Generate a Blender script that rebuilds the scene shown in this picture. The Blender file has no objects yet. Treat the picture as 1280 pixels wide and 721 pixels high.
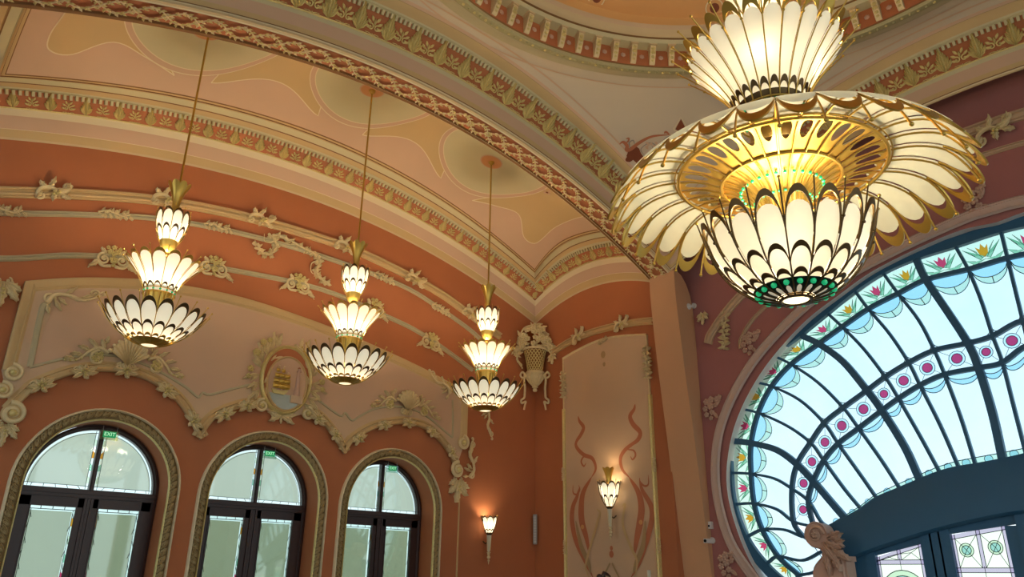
import bpy, bmesh, math, random
from mathutils import Vector, Matrix
from mathutils.geometry import tessellate_polygon
random.seed(7)
PI = math.pi; TAU = 2*PI
sc = bpy.context.scene
col = sc.collection

# ------------------------------------------------------------------ camera numbers
FPX = 940.0; PITCH = math.atan(.3838); ROLL = math.atan(30/2450); AZ = math.radians(42.2)
EYE = Vector((0, 0, 1.6))
FW = Vector((math.sin(AZ)*math.cos(PITCH), math.cos(AZ)*math.cos(PITCH), math.sin(PITCH)))
_R0 = Vector((math.cos(AZ), -math.sin(AZ), 0)); _U0 = _R0.cross(FW)
RT = _R0*math.cos(ROLL)+_U0*math.sin(ROLL); UP = _U0*math.cos(ROLL)-_R0*math.sin(ROLL)
def ray(x, y): return FW+RT*((x-640)/FPX)-UP*((y-360)/FPX)
def onY(x, y, Y): d = ray(x, y); p = EYE+d*((Y-EYE.y)/d.y); return (p.x, p.z)     # measured point on a wall of constant Y -> (X, Z)
def onX(x, y, X): d = ray(x, y); p = EYE+d*((X-EYE.x)/d.x); return (p.y, p.z)     # on a wall of constant X -> (Y, Z)

# ------------------------------------------------------------------ materials
def lin(c):
    c = c/255.0
    return c/12.92 if c <= .04045 else ((c+.055)/1.055)**2.4
def L3(rgb): return (lin(rgb[0]), lin(rgb[1]), lin(rgb[2]), 1)
MATS = {}
def mat(name, rgb, rough=.6, metal=0., var=.08, scale=3., bump=0., emit=None, es=0., trans=0., spec=.3, bscale=60.):
    m = bpy.data.materials.new(name); m.use_nodes = True; nt = m.node_tree; nt.nodes.clear()
    out = nt.nodes.new('ShaderNodeOutputMaterial'); b = nt.nodes.new('ShaderNodeBsdfPrincipled')
    b.inputs['Base Color'].default_value = L3(rgb); b.inputs['Roughness'].default_value = rough
    b.inputs['Metallic'].default_value = metal; b.inputs['Specular IOR Level'].default_value = spec
    tc = nt.nodes.new('ShaderNodeTexCoord')
    if var > 0:
        n = nt.nodes.new('ShaderNodeTexNoise'); n.inputs['Scale'].default_value = scale; n.inputs['Detail'].default_value = 5
        nt.links.new(tc.outputs['Object'], n.inputs['Vector'])
        mx = nt.nodes.new('ShaderNodeMix'); mx.data_type = 'RGBA'
        c = L3(rgb); mx.inputs[6].default_value = (c[0]*(1-var), c[1]*(1-var), c[2]*(1-var), 1)
        mx.inputs[7].default_value = (min(1, c[0]*(1+var)), min(1, c[1]*(1+var)), min(1, c[2]*(1+var)), 1)
        nt.links.new(n.outputs['Fac'], mx.inputs[0]); nt.links.new(mx.outputs[2], b.inputs['Base Color'])
    if bump > 0:
        n2 = nt.nodes.new('ShaderNodeTexNoise'); n2.inputs['Scale'].default_value = bscale; n2.inputs['Detail'].default_value = 3
        nt.links.new(tc.outputs['Object'], n2.inputs['Vector'])
        bp = nt.nodes.new('ShaderNodeBump'); bp.inputs['Strength'].default_value = bump; bp.inputs['Distance'].default_value = .01
        nt.links.new(n2.outputs['Fac'], bp.inputs['Height']); nt.links.new(bp.outputs['Normal'], b.inputs['Normal'])
    if emit: b.inputs['Emission Color'].default_value = L3(emit); b.inputs['Emission Strength'].default_value = es
    res = b.outputs[0]
    if trans > 0:
        t = nt.nodes.new('ShaderNodeBsdfTranslucent'); t.inputs['Color'].default_value = L3(rgb)
        ms = nt.nodes.new('ShaderNodeMixShader'); ms.inputs[0].default_value = trans
        nt.links.new(b.outputs[0], ms.inputs[1]); nt.links.new(t.outputs[0], ms.inputs[2]); res = ms.outputs[0]
    nt.links.new(res, out.inputs['Surface'])
    MATS[name] = m; return m
def glass(name, rgb, gloss=.05, rough=.05, diff=0., trl=0., vary=0.):
    m = bpy.data.materials.new(name); m.use_nodes = True; nt = m.node_tree; nt.nodes.clear()
    out = nt.nodes.new('ShaderNodeOutputMaterial'); t = nt.nodes.new('ShaderNodeBsdfTransparent'); t.inputs[0].default_value = L3(rgb)
    if vary:
        tc = nt.nodes.new('ShaderNodeTexCoord'); n = nt.nodes.new('ShaderNodeTexNoise'); n.inputs['Scale'].default_value = 1.1; n.inputs['Detail'].default_value = 8; n.inputs['Roughness'].default_value = .62
        nt.links.new(tc.outputs['Object'], n.inputs['Vector']); mx = nt.nodes.new('ShaderNodeMix'); mx.data_type = 'RGBA'; c = L3(rgb)
        mx.inputs[6].default_value = (c[0]*(1-vary*2), c[1]*(1-vary), c[2]*(1-vary*.6), 1); mx.inputs[7].default_value = (min(1, c[0]*1.12), min(1, c[1]*1.04), 1, 1)
        nt.links.new(n.outputs['Fac'], mx.inputs[0]); nt.links.new(mx.outputs[2], t.inputs[0])
    g = nt.nodes.new('ShaderNodeBsdfGlossy'); g.inputs['Roughness'].default_value = rough; g.inputs['Color'].default_value = (.8, .8, .8, 1)
    ms = nt.nodes.new('ShaderNodeMixShader'); ms.inputs[0].default_value = gloss
    nt.links.new(t.outputs[0], ms.inputs[1]); nt.links.new(g.outputs[0], ms.inputs[2]); s = ms.outputs[0]
    for fac, typ in ((diff, 'ShaderNodeBsdfDiffuse'), (trl, 'ShaderNodeBsdfTranslucent')):
        if fac > 0:
            d = nt.nodes.new(typ); d.inputs[0].default_value = L3(rgb)
            m2 = nt.nodes.new('ShaderNodeMixShader'); m2.inputs[0].default_value = fac
            nt.links.new(s, m2.inputs[1]); nt.links.new(d.outputs[0], m2.inputs[2]); s = m2.outputs[0]
    nt.links.new(s, out.inputs['Surface'])
    MATS[name] = m; return m

RED    = mat('terracotta_plaster', (177, 107, 68), .75, var=.07, scale=2.5, bump=.15, bscale=90)
REDB   = mat('terracotta_band', (180, 110, 72), .75, var=.06)
PURPLE = mat('plum_plaster', (166, 108, 102), .75, var=.06, bump=.1)
CREAM  = mat('cream_plaster', (206, 180, 138), .65, var=.05, scale=4)
CREAML = mat('pale_green_cream_plaster', (204, 192, 150), .65, var=.04)
TAN    = mat('tan_plaster', (202, 170, 120), .65, var=.05)
MAUVE  = mat('mauve_plaster', (206, 170, 140), .7, var=.05, scale=2)
PINKW  = mat('pink_beige_plaster', (206, 174, 140), .7, var=.05, scale=2)
LIGHTL = mat('light_line', (226, 208, 168), .6, var=.03)
CEILG  = mat('grey_beige_plaster', (206, 188, 162), .7, var=.05, scale=1.5)
DOME   = mat('apricot_dome_plaster', (214, 158, 98), .65, var=.08, scale=1.2)
ROSE   = mat('apricot_rosette_paint', (208, 148, 96), .65, var=.05)
ORNG   = mat('gilded_stucco', (216, 196, 130), .42, .3, var=.2, scale=40)
ORN    = mat('pale_stucco', (222, 200, 152), .55, 0, var=.14, scale=30)
ORNP   = mat('pink_grey_stucco', (196, 160, 138), .65, 0, var=.1, scale=30)
GROOVE = mat('brown_line', (132, 92, 52), .7, var=.05)
GREENC = mat('sage_moulding', (172, 160, 116), .55, var=.15, scale=30)
SAGE   = mat('sage_grey_moulding', (186, 172, 136), .6, var=.05)
WOOD   = mat('dark_brown_wood', (58, 36, 30), .4, var=.15, scale=20, spec=.5)
BLUEW  = mat('blue_painted_wood_with_glare', (48, 96, 128), .5, var=.06, spec=.4)  # dark blue paint, its colour raised to include the window glare
WHITEP = mat('white_reveal_plaster', (232, 226, 220), .6, var=.03)
PINKST = mat('pink_stone', (206, 166, 146), .6, var=.08, scale=15, bump=.1)
BRASS  = mat('polished_brass', (196, 160, 78), .3, .9, var=.08, scale=15)
BRASSD = mat('dark_bronze', (92, 72, 44), .35, .85, var=.08, scale=15)
GOLD   = mat('bright_gold_plate', (206, 170, 84), .36, .85, var=.06, scale=8)
BLACKM = mat('black_green_metal', (28, 44, 40), .35, .6, var=.05)
PETAL  = mat('lit_alabaster_glass', (222, 214, 188), .4, var=.12, scale=7, emit=(255, 243, 212), es=.32, trans=.08)
PETALS_ = mat('lit_alabaster_glass_bright', (228, 222, 200), .35, var=.04, scale=18, emit=(255, 246, 218), es=.42, trans=.09)
PETALD = mat('unlit_alabaster_glass', (226, 226, 204), .35, var=.06, scale=12, trans=.35)
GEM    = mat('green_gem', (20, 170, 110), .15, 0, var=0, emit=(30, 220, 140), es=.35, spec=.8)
FROST  = mat('frosted_film', (238, 232, 212), .5, var=.03, trans=.72)
AGED   = mat('aged_gilding', (128, 104, 66), .5, .2, var=.2, scale=30)
CARVE  = mat('dull_gilt_carving', (178, 154, 108), .45, .25, var=.2, scale=40)
PIERM  = mat('apricot_pier_plaster', (204, 156, 116), .7, var=.06, scale=2, bump=.1)
WINM   = mat('rose_grey_moulding', (204, 178, 164), .6, var=.04)
PAINTR = mat('terracotta_paint', (184, 112, 78), .7, var=.06)
PAINTG = mat('olive_paint', (170, 142, 100), .7, var=.06)
PAINTD = mat('dark_red_paint', (128, 66, 40), .7, var=.06)
FLOORM = mat('pale_stone_floor', (190, 170, 150), .4, var=.08, scale=2)
GREYM  = mat('grey_plastic', (150, 140, 132), .5, var=.03)
WHITEM = mat('white_plastic', (214, 208, 200), .45, var=.02)
BLACK  = mat('black_plastic', (20, 20, 22), .4, var=0)
EXITG  = mat('exit_green', (20, 130, 80), .5, var=0, emit=(20, 190, 110), es=.35)
EXITW  = mat('exit_letters', (190, 240, 200), .5, var=0, emit=(190, 250, 210), es=.6)
LEAD   = mat('lead_came', (40, 50, 56), .5, .3, var=0)
SILVER = mat('silvered_relief', (176, 182, 172), .4, .4, var=.1, scale=20)
GL_CLEAR = glass('obscured_window_glass', (226, 245, 249), .04, .25, vary=.09)
GL_PALE  = glass('pale_green_glass', (212, 234, 216), .05, .2)
GL_BLUE  = glass('pale_blue_glass', (190, 228, 246), .05, .2)
GL_RED   = glass('red_glass', (226, 70, 120), .05, .2)
GL_ORNG  = glass('amber_glass', (235, 160, 50), .05, .2)
GL_GREEN = glass('green_glass', (165, 212, 192), .05, .2)
GL_LILAC = glass('lilac_glass', (205, 190, 225), .05, .2)
GL_YEL   = glass('pale_yellow_glass', (236, 242, 222), .05, .2)
GL_DOOR  = glass('door_glass', (232, 244, 240), .10, .03)
GL_SIGN  = glass('sign_acrylic', (215, 235, 225), .12, .05)

# ------------------------------------------------------------------ mesh builder
class MB:
    def __init__(s): s.v = []; s.f = []; s.m = []; s.mats = []
    def mi(s, m):
        if m not in s.mats: s.mats.append(m)
        return s.mats.index(m)
    def add(s, vs, fs, m):
        o = len(s.v); s.v += [tuple(v) for v in vs]; i = s.mi(m)
        for f in fs: s.f.append(tuple(o+k for k in f)); s.m.append(i)
    def grid(s, pts, m, cu=False, cv=False):          # pts[i][j]; m may be a list per j strip
        nu = len(pts); nv = len(pts[0]); o = len(s.v)
        for r in pts: s.v += [tuple(p) for p in r]
        for i in range(nu if cu else nu-1):
            for j in range(nv if cv else nv-1):
                a = i; b = (i+1) % nu; c = j; d = (j+1) % nv
                s.f.append((o+a*nv+c, o+b*nv+c, o+b*nv+d, o+a*nv+d))
                s.m.append(s.mi(m[j] if isinstance(m, list) else m))
    def box(s, c, h, m, rot=None):
        vs = []
        for x in (-1, 1):
            for y in (-1, 1):
                for z in (-1, 1):
                    v = Vector((x*h[0], y*h[1], z*h[2]))
                    if rot: v = rot @ v
                    vs.append(v+Vector(c))
        s.add(vs, [(0, 1, 3, 2), (4, 6, 7, 5), (0, 4, 5, 1), (2, 3, 7, 6), (0, 2, 6, 4), (1, 5, 7, 3)], m)
    def tube(s, pts, rad, m, n=6, cap=True, closed=False):
        pts = [Vector(p) for p in pts]; N = len(pts)
        R = rad if isinstance(rad, (list, tuple)) else [rad]*N
        rows = []; prev = None
        for i, p in enumerate(pts):
            a = pts[i-1] if (i > 0 or closed) else p; b = pts[(i+1) % N] if (i < N-1 or closed) else p
            t = (b-a).normalized() if (b-a).length > 1e-9 else Vector((0, 0, 1))
            if prev is None:
                q = Vector((0, 0, 1)) if abs(t.z) < .9 else Vector((1, 0, 0)); x = t.cross(q).normalized()
            else:
                x = prev-t*prev.dot(t); x = x.normalized() if x.length > 1e-6 else t.orthogonal().normalized()
            prev = x; y = t.cross(x)
            rows.append([p+(x*math.cos(TAU*k/n)+y*math.sin(TAU*k/n))*R[i] for k in range(n)])
        o = len(s.v); s.grid(rows, m, cu=closed, cv=True)
        if cap and not closed:
            i = s.mi(m); s.f.append(tuple(o+k for k in range(n))[::-1]); s.m.append(i)
            e = o+(N-1)*n; s.f.append(tuple(e+k for k in range(n))); s.m.append(i)
    def lathe(s, prof, m, n=24, c=(0, 0, 0), a0=0, a1=TAU):
        full = abs(a1-a0-TAU) < 1e-6
        rows = [[(c[0]+r*math.cos(a0+(a1-a0)*k/n), c[1]+r*math.sin(a0+(a1-a0)*k/n), c[2]+z) for r, z in prof] for k in range(n if full else n+1)]
        s.grid(rows, m, cu=full)
    def ball(s, c, r, m, n=8, k=5, sc=(1, 1, 1)):
        rows = [[(c[0]+sc[0]*r*math.sin(PI*j/k)*math.cos(TAU*i/n), c[1]+sc[1]*r*math.sin(PI*j/k)*math.sin(TAU*i/n), c[2]+sc[2]*r*math.cos(PI*j/k)) for j in range(k+1)] for i in range(n)]
        s.grid(rows, m, cu=True)
    def build(s, name, parent=None, smooth=False, mw=None, weld=False):
        me = bpy.data.meshes.new(name); me.from_pydata(s.v, [], s.f)
        for m in s.mats: me.materials.append(m)
        me.polygons.foreach_set('material_index', s.m)
        bm = bmesh.new(); bm.from_mesh(me)
        if weld: bmesh.ops.remove_doubles(bm, verts=bm.verts, dist=1e-5)
        bmesh.ops.recalc_face_normals(bm, faces=bm.faces); bm.to_mesh(me); bm.free()
        if smooth:
            me.polygons.foreach_set('use_smooth', [True]*len(me.polygons))
            try: me.set_sharp_from_angle(angle=math.radians(50))
            except Exception: pass
        me.update()
        return link(name, me, parent, mw)
def link(name, me, parent=None, mw=None):
    o = bpy.data.objects.new(name, me); col.objects.link(o)
    if mw is not None: o.matrix_world = mw
    if parent is not None: o.parent = parent
    return o
def tag(o, label, cat, group=None):
    o['label'] = label; o['category'] = cat
    if group: o['group'] = group
    return o
def structure(o): o['kind'] = 'structure'; return o
def empty(name, loc=(0, 0, 0), mw=None):
    o = bpy.data.objects.new(name, None); col.objects.link(o); o.empty_display_size = .1
    if mw is not None: o.matrix_world = mw
    else: o.location = loc
    return o
def copy_tree(o, parent=None, mw=None):
    c = o.copy(); col.objects.link(c)
    if parent is not None: c.parent = parent
    if mw is not None: c.matrix_world = mw
    for ch in [x for x in bpy.data.objects if x.parent == o]: copy_tree(ch, c)
    return c

# polyline tools -----------------------------------------------------
def catmull(P, n=6, closed=False):
    out = []; N = len(P)
    if N < 3: return [tuple(p) for p in P]
    for i in range(N if closed else N-1):
        if closed: p0, p1, p2, p3 = P[i-1], P[i], P[(i+1) % N], P[(i+2) % N]
        else:
            p1, p2 = P[i], P[i+1]; p0 = P[i-1] if i > 0 else tuple(2*a-b for a, b in zip(p1, p2)); p3 = P[i+2] if i+2 < N else tuple(2*a-b for a, b in zip(p2, p1))
        for k in range(n):
            t = k/n
            out.append(tuple(.5*(2*b+(c-a)*t+(2*a-5*b+4*c-d)*t*t+(3*b-a-3*c+d)*t**3) for a, b, c, d in zip(p0, p1, p2, p3)))
    if not closed: out.append(tuple(P[-1]))
    return out
def cum(P):
    s = [0]
    for a, b in zip(P, P[1:]): s.append(s[-1]+math.dist(a, b))
    return s
def at_len(P, s, d):
    d = max(0, min(s[-1], d))
    for i in range(len(P)-1):
        if d <= s[i+1] or i == len(P)-2:
            t = (d-s[i])/max(1e-9, s[i+1]-s[i]); return tuple(a+(b-a)*t for a, b in zip(P[i], P[i+1])), math.atan2(P[i+1][1]-P[i][1], P[i+1][0]-P[i][0])
def resample(P, n):
    s = cum(P); return [at_len(P, s, s[-1]*k/n)[0] for k in range(n+1)]
def offset(P, d):
    out = []
    for i, p in enumerate(P):
        a = P[max(0, i-1)]; b = P[min(len(P)-1, i+1)]; tx, ty = b[0]-a[0], b[1]-a[1]; l = math.hypot(tx, ty) or 1
        out.append((p[0]-ty/l*d, p[1]+tx/l*d))
    return out
# wall frames: F(a, b, c) = point at (a, b) on the wall, c in front of it
YA = 10.0; XB = 9.69; XW = 9.89
def FA(a, b, c=0): return Vector((a, YA-c, b))
def FB(a, b, c=0): return Vector((XB-c, a, b))
def FWn(a, b, c=0): return Vector((XW-c, a, b))
def MA(a, b, c=0, ang=0, s=1, flip=1):      # matrix for a relief made in local x/y with z outward, on the arch wall
    u = Vector((1, 0, 0)); v = Vector((0, 0, 1)); n = Vector((0, -1, 0)); return _mw(FA(a, b, c), u, v, n, ang, s, flip)
def MBm(a, b, c=0, ang=0, s=1, flip=1):     # on the panel wall: local +x runs to the viewer's right (-Y)
    return _mw(FB(a, b, c), Vector((0, -1, 0)), Vector((0, 0, 1)), Vector((-1, 0, 0)), ang, s, flip)
def MWm(a, b, c=0, ang=0, s=1, flip=1): return _mw(FWn(a, b, c), Vector((0, -1, 0)), Vector((0, 0, 1)), Vector((-1, 0, 0)), ang, s, flip)
def _mw(o, u, v, n, ang, s, flip):
    x = (u*math.cos(ang)+v*math.sin(ang)); y = (v*math.cos(ang)-u*math.sin(ang))
    x = x*flip
    M = Matrix.Identity(4)
    for i in range(3): M[i][0] = x[i]*s; M[i][1] = y[i]*s; M[i][2] = n[i]*s; M[i][3] = o[i]
    return M
def mould(mb, F, path, prof, mats, closed=False):   # prof: list of (offset across, depth)
    rows = []
    offs = {}
    for d, h in prof:
        if d not in offs: offs[d] = offset(path, d) if d else path
    for i in range(len(path)): rows.append([F(offs[d][i][0], offs[d][i][1], h) for d, h in prof])
    mb.grid(rows, mats)
def plate(mb, F, poly, c0, c1, m, side=None):        # polygon slab between depths c0 (back) and c1 (front)
    tri = tessellate_polygon([[Vector((p[0], p[1], 0)) for p in poly]])
    n = len(poly)
    mb.add([F(p[0], p[1], c1) for p in poly], [tuple(t) for t in tri], m)
    if c0 is not None:
        mb.add([F(p[0], p[1], c) for c in (c0, c1) for p in poly], [(i, (i+1) % n, n+(i+1) % n, n+i) for i in range(n)], side or m)
def ribbon(mb, F, path, w, c, m, taper=False, h=.003):
    n = len(path); rows = []
    for i, p in enumerate(path):
        ww = w*(math.sin(PI*(i+.35)/(n-.3))**.6 if taper else 1)/2
        a = path[max(0, i-1)]; b = path[min(n-1, i+1)]; tx, ty = b[0]-a[0], b[1]-a[1]; l = math.hypot(tx, ty) or 1
        nx, ny = -ty/l*ww, tx/l*ww
        rows.append([F(p[0]+nx, p[1]+ny, c), F(p[0]-nx, p[1]-ny, c)])
    mb.grid(rows, m)

# ------------------------------------------------------------------ relief primitives (local x/y plane, z outward)
def r_leaf(mb, x, y, ang, L, W, m, h=.03, curl=.02, lobes=4, bend=0., nn=14):
    rows = []
    for i in range(nn+1):
        t = i/nn
        lob = 1-.38*abs(math.sin(PI*lobes*t))**.7*(0 if t > .92 else 1) if lobes else 1
        w = W*(math.sin(PI*min(1, t*.92+.06))**.75)*lob
        a = ang+bend*t; cx = x+L*t*math.cos(ang+bend*t*.5); cy = y+L*t*math.sin(ang+bend*t*.5)
        nx, ny = -math.sin(a), math.cos(a); bz = h*.6*math.sin(PI*min(1, t+.1))+curl*t*t+.003
        rows.append([(cx+nx*w*q, cy+ny*w*q, (bz+h*k) if abs(q) < 1 else 0) for q, k in ((-1, 0), (-.98, .15), (-.5, .45), (-.12, .3), (0, .75), (.12, .3), (.5, .45), (.98, .15), (1, 0))])
    mb.grid(rows, m)
def r_spiral(mb, x, y, ang, R, m, turns=1.6, rad=.02, sgn=1, tail=0., n=36):
    pts = []; rr = []
    for i in range(n+1):
        t = i/n; r = R*(1-t*.88); a = ang+sgn*turns*TAU*t
        pts.append((x+r*math.cos(a), y+r*math.sin(a), rad*.6+rad*.6*t)); rr.append(rad*(1-.35*t))
    if tail:
        p = pts[0]; d = (-sgn*-math.sin(ang), sgn*-math.cos(ang)); pre = []
        for k in range(5, 0, -1):
            q = k/5*tail; pre.append((p[0]+d[0]*q, p[1]+d[1]*q, rad*.5))
        pts = pre+pts; rr = [rad*(.4+.12*k) for k in range(5)]+rr
    mb.tube(pts, rr, m, n=6)
    mb.ball((x, y, rad), rad*1.4, m, 8, 4)
def r_vine(mb, P, rad, m, taper=True, z=.012, n=6, seg=5):
    Q = catmull([(p[0], p[1]) for p in P], seg); N = len(Q)
    mb.tube([(q[0], q[1], z) for q in Q], [rad*(1-.75*i/N if taper else 1) for i in range(N)], m, n=n)
    return Q
def r_flower(mb, x, y, R, m, n=5, h=.02, z=0., cm=None):
    for k in range(n):
        a = TAU*k/n+.4; mb.ball((x+R*.55*math.cos(a), y+R*.55*math.sin(a), z+h*.5), R*.48, m, 7, 4, (1, 1, h/R*1.3))
    mb.ball((x, y, z+h), R*.25, cm or m, 6, 4)
WORLD_S = 1.45; SMALL_E = 60.; BIG_E = 76.; SCONCE_E = 7.; SIDE_OPEN = (2.3, 6.4); BACK_OPEN = (2.3, 6.4)
# ================================================================== THE HALL
ZC = 6.2
BCX, BHX, BCY, BHY = 4.795, 4.895, 8.5, 1.5          # side bay: centre and half sizes
HCX, HHX, HCY, HHY = 4.75, 4.68, 2.15, 4.45          # domed hall
def zA(X): return 7.13-.93*((X-BCX)/BHX)**2
def zB(Y): return 6.56-.36*((Y-BCY)/BHY)**2
def bayA(X0, d, h): return Vector((BCX+(X0-BCX)/BHX*(BHX-d), YA-d, zA(X0)+h))
def bayB(Y0, d, h):
    v = (Y0-BCY)/BHY; return Vector((XB-d, BCY+v*(BHY-d if v > 0 else BHY), zB(Y0)+h))
def bayL(Y0, d, h):
    v = (Y0-BCY)/BHY; return Vector((BCX-BHX+d, BCY+v*(BHY-d if v > 0 else BHY), zB(Y0)+h))
PD, PH = .62, .80
def panel(X, Y, off=0):
    u = (X-BCX)/(BHX-PD); w = (Y-BCY); v = w/(BHY-PD) if w > 0 else w/BHY
    return Vector((X, Y, (7.13-.93*u*u)+(.36-.36*v*v)+PH-off))
def hz(u): return 7.33-1.1*u*u
def hall(side, u, d, h):
    z = hz(u)+h
    if side == 0: return Vector((HCX+u*(HHX-d), HCY+HHY-d, z))
    if side == 1: return Vector((HCX+HHX-d, HCY-u*(HHY-d), z))
    if side == 2: return Vector((HCX-u*(HHX-d), HCY-HHY+d, z))
    return Vector((HCX-HHX+d, HCY+u*(HHY-d), z))

# --- floor, unseen slab added on top to keep sky light out of ceiling gaps
mb = MB(); mb.add([(-14, -14, 0), (16, -14, 0), (16, 14, 0), (-14, 14, 0)], [(0, 1, 2, 3)], FLOORM); structure(mb.build('floor'))
mb = MB(); mb.box((3.0, 3.8, 9.75), (7.4, 7.2, .1), CREAM); structure(mb.build('light_block_slab'))
# --- unseen walls added to cut the sky fill, tall openings sized to tune daylight
def notched(a0, a1, cs, w, h):
    P = [(a0, 9.65), (a0, 0)]
    for c in cs: P += [(c-w/2, 0), (c-w/2, h), (c+w/2, h), (c+w/2, 0)]
    return P+[(a1, 0), (a1, 9.65)]
mb = MB(); plate(mb, lambda a, b, c: Vector((-4.0-c, a, b)), notched(-3.0, 10.4, [-.6, 1.7, 4.0, 6.3, 8.6], *SIDE_OPEN), 0, .3, RED); structure(mb.build('wall_side'))
mb = MB(); plate(mb, lambda a, b, c: Vector((a, -3.0-c, b)), notched(-4.0, 10.3, [-2.2, .4, 3.0, 5.6, 8.2], *BACK_OPEN), 0, .3, RED); structure(mb.build('wall_back'))
# --- arch wall with three door openings
DX = [2.55, 4.625, 6.665]; DZ = 2.53; DR = .78
poly = [(-4.0, 9.6), (-4.0, 0)]
for x in DX:
    poly.append((x-DR, 0)); poly += [(x-DR*math.cos(PI*k/32), DZ+DR*math.sin(PI*k/32)) for k in range(33)]; poly.append((x+DR, 0))
poly += [(10.3, 0), (10.3, 9.6)]
mb = MB(); plate(mb, FA, poly, -.42, 0, RED); plate(mb, FA, poly, None, -.42, CREAM); structure(mb.build('wall_left', smooth=False))
# --- panel wall and plum wall
mb = MB(); plate(mb, FB, [(7.0, 0), (10.0, 0), (10.0, 9.6), (7.0, 9.6)], -.19, 0, RED); structure(mb.build('wall_center'))

# window outline on the plum wall
PLO = [onX(x, y, XW) for x, y in [(1200, 268), (1110, 310), (1040, 350), (980, 400), (930, 460), (897, 530), (890, 600), (905, 670), (935, 721)]]
PLO = [(2.15, 5.95)]+PLO+[(5.55, 1.15), (5.0, .9)]
INO = [onX(x, y, XW) for x, y in [(1190, 291), (1100, 333), (1050, 367), (1000, 407), (950, 467), (918, 532), (908, 600), (922, 664), (950, 721)]]
INO = [(2.15, 5.70)]+INO+[(5.35, 1.3), (4.95, 1.12)]
def mirror(P): return [(2*HCY-a, b) for a, b in P]
def full(P, n=6):
    q = catmull(P, n); return mirror(q)[::-1]+q[1:]
ino = full(INO); plo = full(PLO)
wall_poly = [(-3.0, 9.6), (-3.0, 0), (2*HCY-4.95, 0)]+ino+[(4.95, 0), (7.2, 0), (7.2, 9.6)]
mb = MB(); plate(mb, FWn, wall_poly, -.3, 0, PURPLE, WHITEP); structure(mb.build('wall_right'))
mb = MB()
PR = [(0, 0), (0, .03), (-.02, .05), (-.035, .035), (-.05, .055), (-.12, .05), (-.135, .065), (-.155, .03)]
p2 = plo
mould(mb, FWn, p2, [(-a, c) for a, c in PR] if offset(p2, -.1)[len(p2)//2][1] < p2[len(p2)//2][1] and False else PR if offset(p2, -.1)[len(p2)//2][1] < p2[len(p2)//2][1] else [(-a, c) for a, c in PR], WINM)
structure(mb.build('trim_1', smooth=True))
# --- pier between the bay and the window wall
front = [(10.02, 0), (9.83, 1.6), (9.66, 3.45), (9.53, 4.6), (9.43, 5.75), (9.43, 6.24)]
back = [(9.5, 6.25), (9.62, 6.2), (9.74, 6.08), (9.83, 5.9), (9.87, 5.7), (9.9, 5.3), (10.05, 0)]
pp = catmull(front, 4)+back
def FP(a, b, c): return Vector((a, 7.02-c, b))
mb = MB(); plate(mb, FP, pp, 0, .49, PIERM, PIERM); plate(mb, FP, pp, None, 0, RED); structure(mb.build('trim_2'))

# --- rib soffit between bay and hall, with the cream edge lines
def rib(u, y, dz=0): return Vector((HCX+u*HHX, y, hz(u)+dz))
US = [-1+2*k/80 for k in range(81)]
pr = [(8.1-.9, 1.6), (7.06, 1.3), (7.05, .0), (7.03, -.015), (7.0, 0), (6.985, -.01), (6.97, .015), (6.66, .015), (6.65, -.01), (6.635, 0), (6.60, 0)]
mats = [CREAM, TAN, LIGHTL, GROOVE, LIGHTL, GROOVE, REDB, GROOVE, LIGHTL, CREAM]
mb = MB(); mb.grid([[rib(u, y, dz) for y, dz in pr] for u in US], mats); structure(mb.build('trim_3', smooth=True))

# --- hall archivolts: cove + frieze ground on four sides
HP = [(0, 0, CREAM), (.0, .025, LIGHTL), (.015, .035, GROOVE), (.02, .045, TAN), (.05, .09, MAUVE), (.11, .21, CREAML), (.135, .235, CREAML), (.14, .255, GROOVE), (.15, .26, REDB), (.33, .52, CREAML), (.37, .535, CREAML), (.375, .56, TAN), (.47, .64, PAINTG), (.475, .643, MAUVE), (.51, .665, CEILG)]
mb = MB()
for s in range(4):
    rows = [[hall(s, u, d, h) for d, h, m in HP] for u in US]
    mb.grid(rows, [m for d, h, m in HP[:-1]])
structure(mb.build('trim_4', smooth=True))
# --- sail (pendentives) from the arches to the dome ring
RR = 3.80; RZ = 8.0
mb = MB(); outer = []
for s in range(4): outer += [hall(s, u, .51, .665) for u in US[:-1]]
rows = []; NS = 14
SAILS = []
for p in outer:
    th = math.atan2(p.y-HCY, p.x-HCX); q = Vector((HCX+RR*math.cos(th), HCY+RR*math.sin(th), RZ)); L = (q-p).length
    rows.append([p.lerp(q, j/NS)+Vector((0, 0, .085*L*math.sin(PI*j/NS))) for j in range(NS+1)])
mb.grid(rows, CEILG, cu=True); SAILS = rows
def sail(th, t):           # point on the sail at angle th, fraction t towards the ring
    best = min(rows, key=lambda r: abs((math.atan2(r[-1].y-HCY, r[-1].x-HCX)-th+PI) % TAU-PI)); j = t*NS; i = min(NS-1, int(j)); return best[i].lerp(best[i+1], j-i)
structure(mb.build('ceiling', smooth=True))
# --- dome
DP = [(3.12, 8.33), (3.02, 8.36)]+[(3.02*math.cos(a), 8.36+.75*math.sin(a)) for a in [PI/2*k/16 for k in range(1, 17)]]
DP[-1] = (.001, 9.11)
mb = MB(); mb.lathe(DP, DOME, 96, (HCX, HCY, 0)); structure(mb.build('ceiling_dome', smooth=True))
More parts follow.
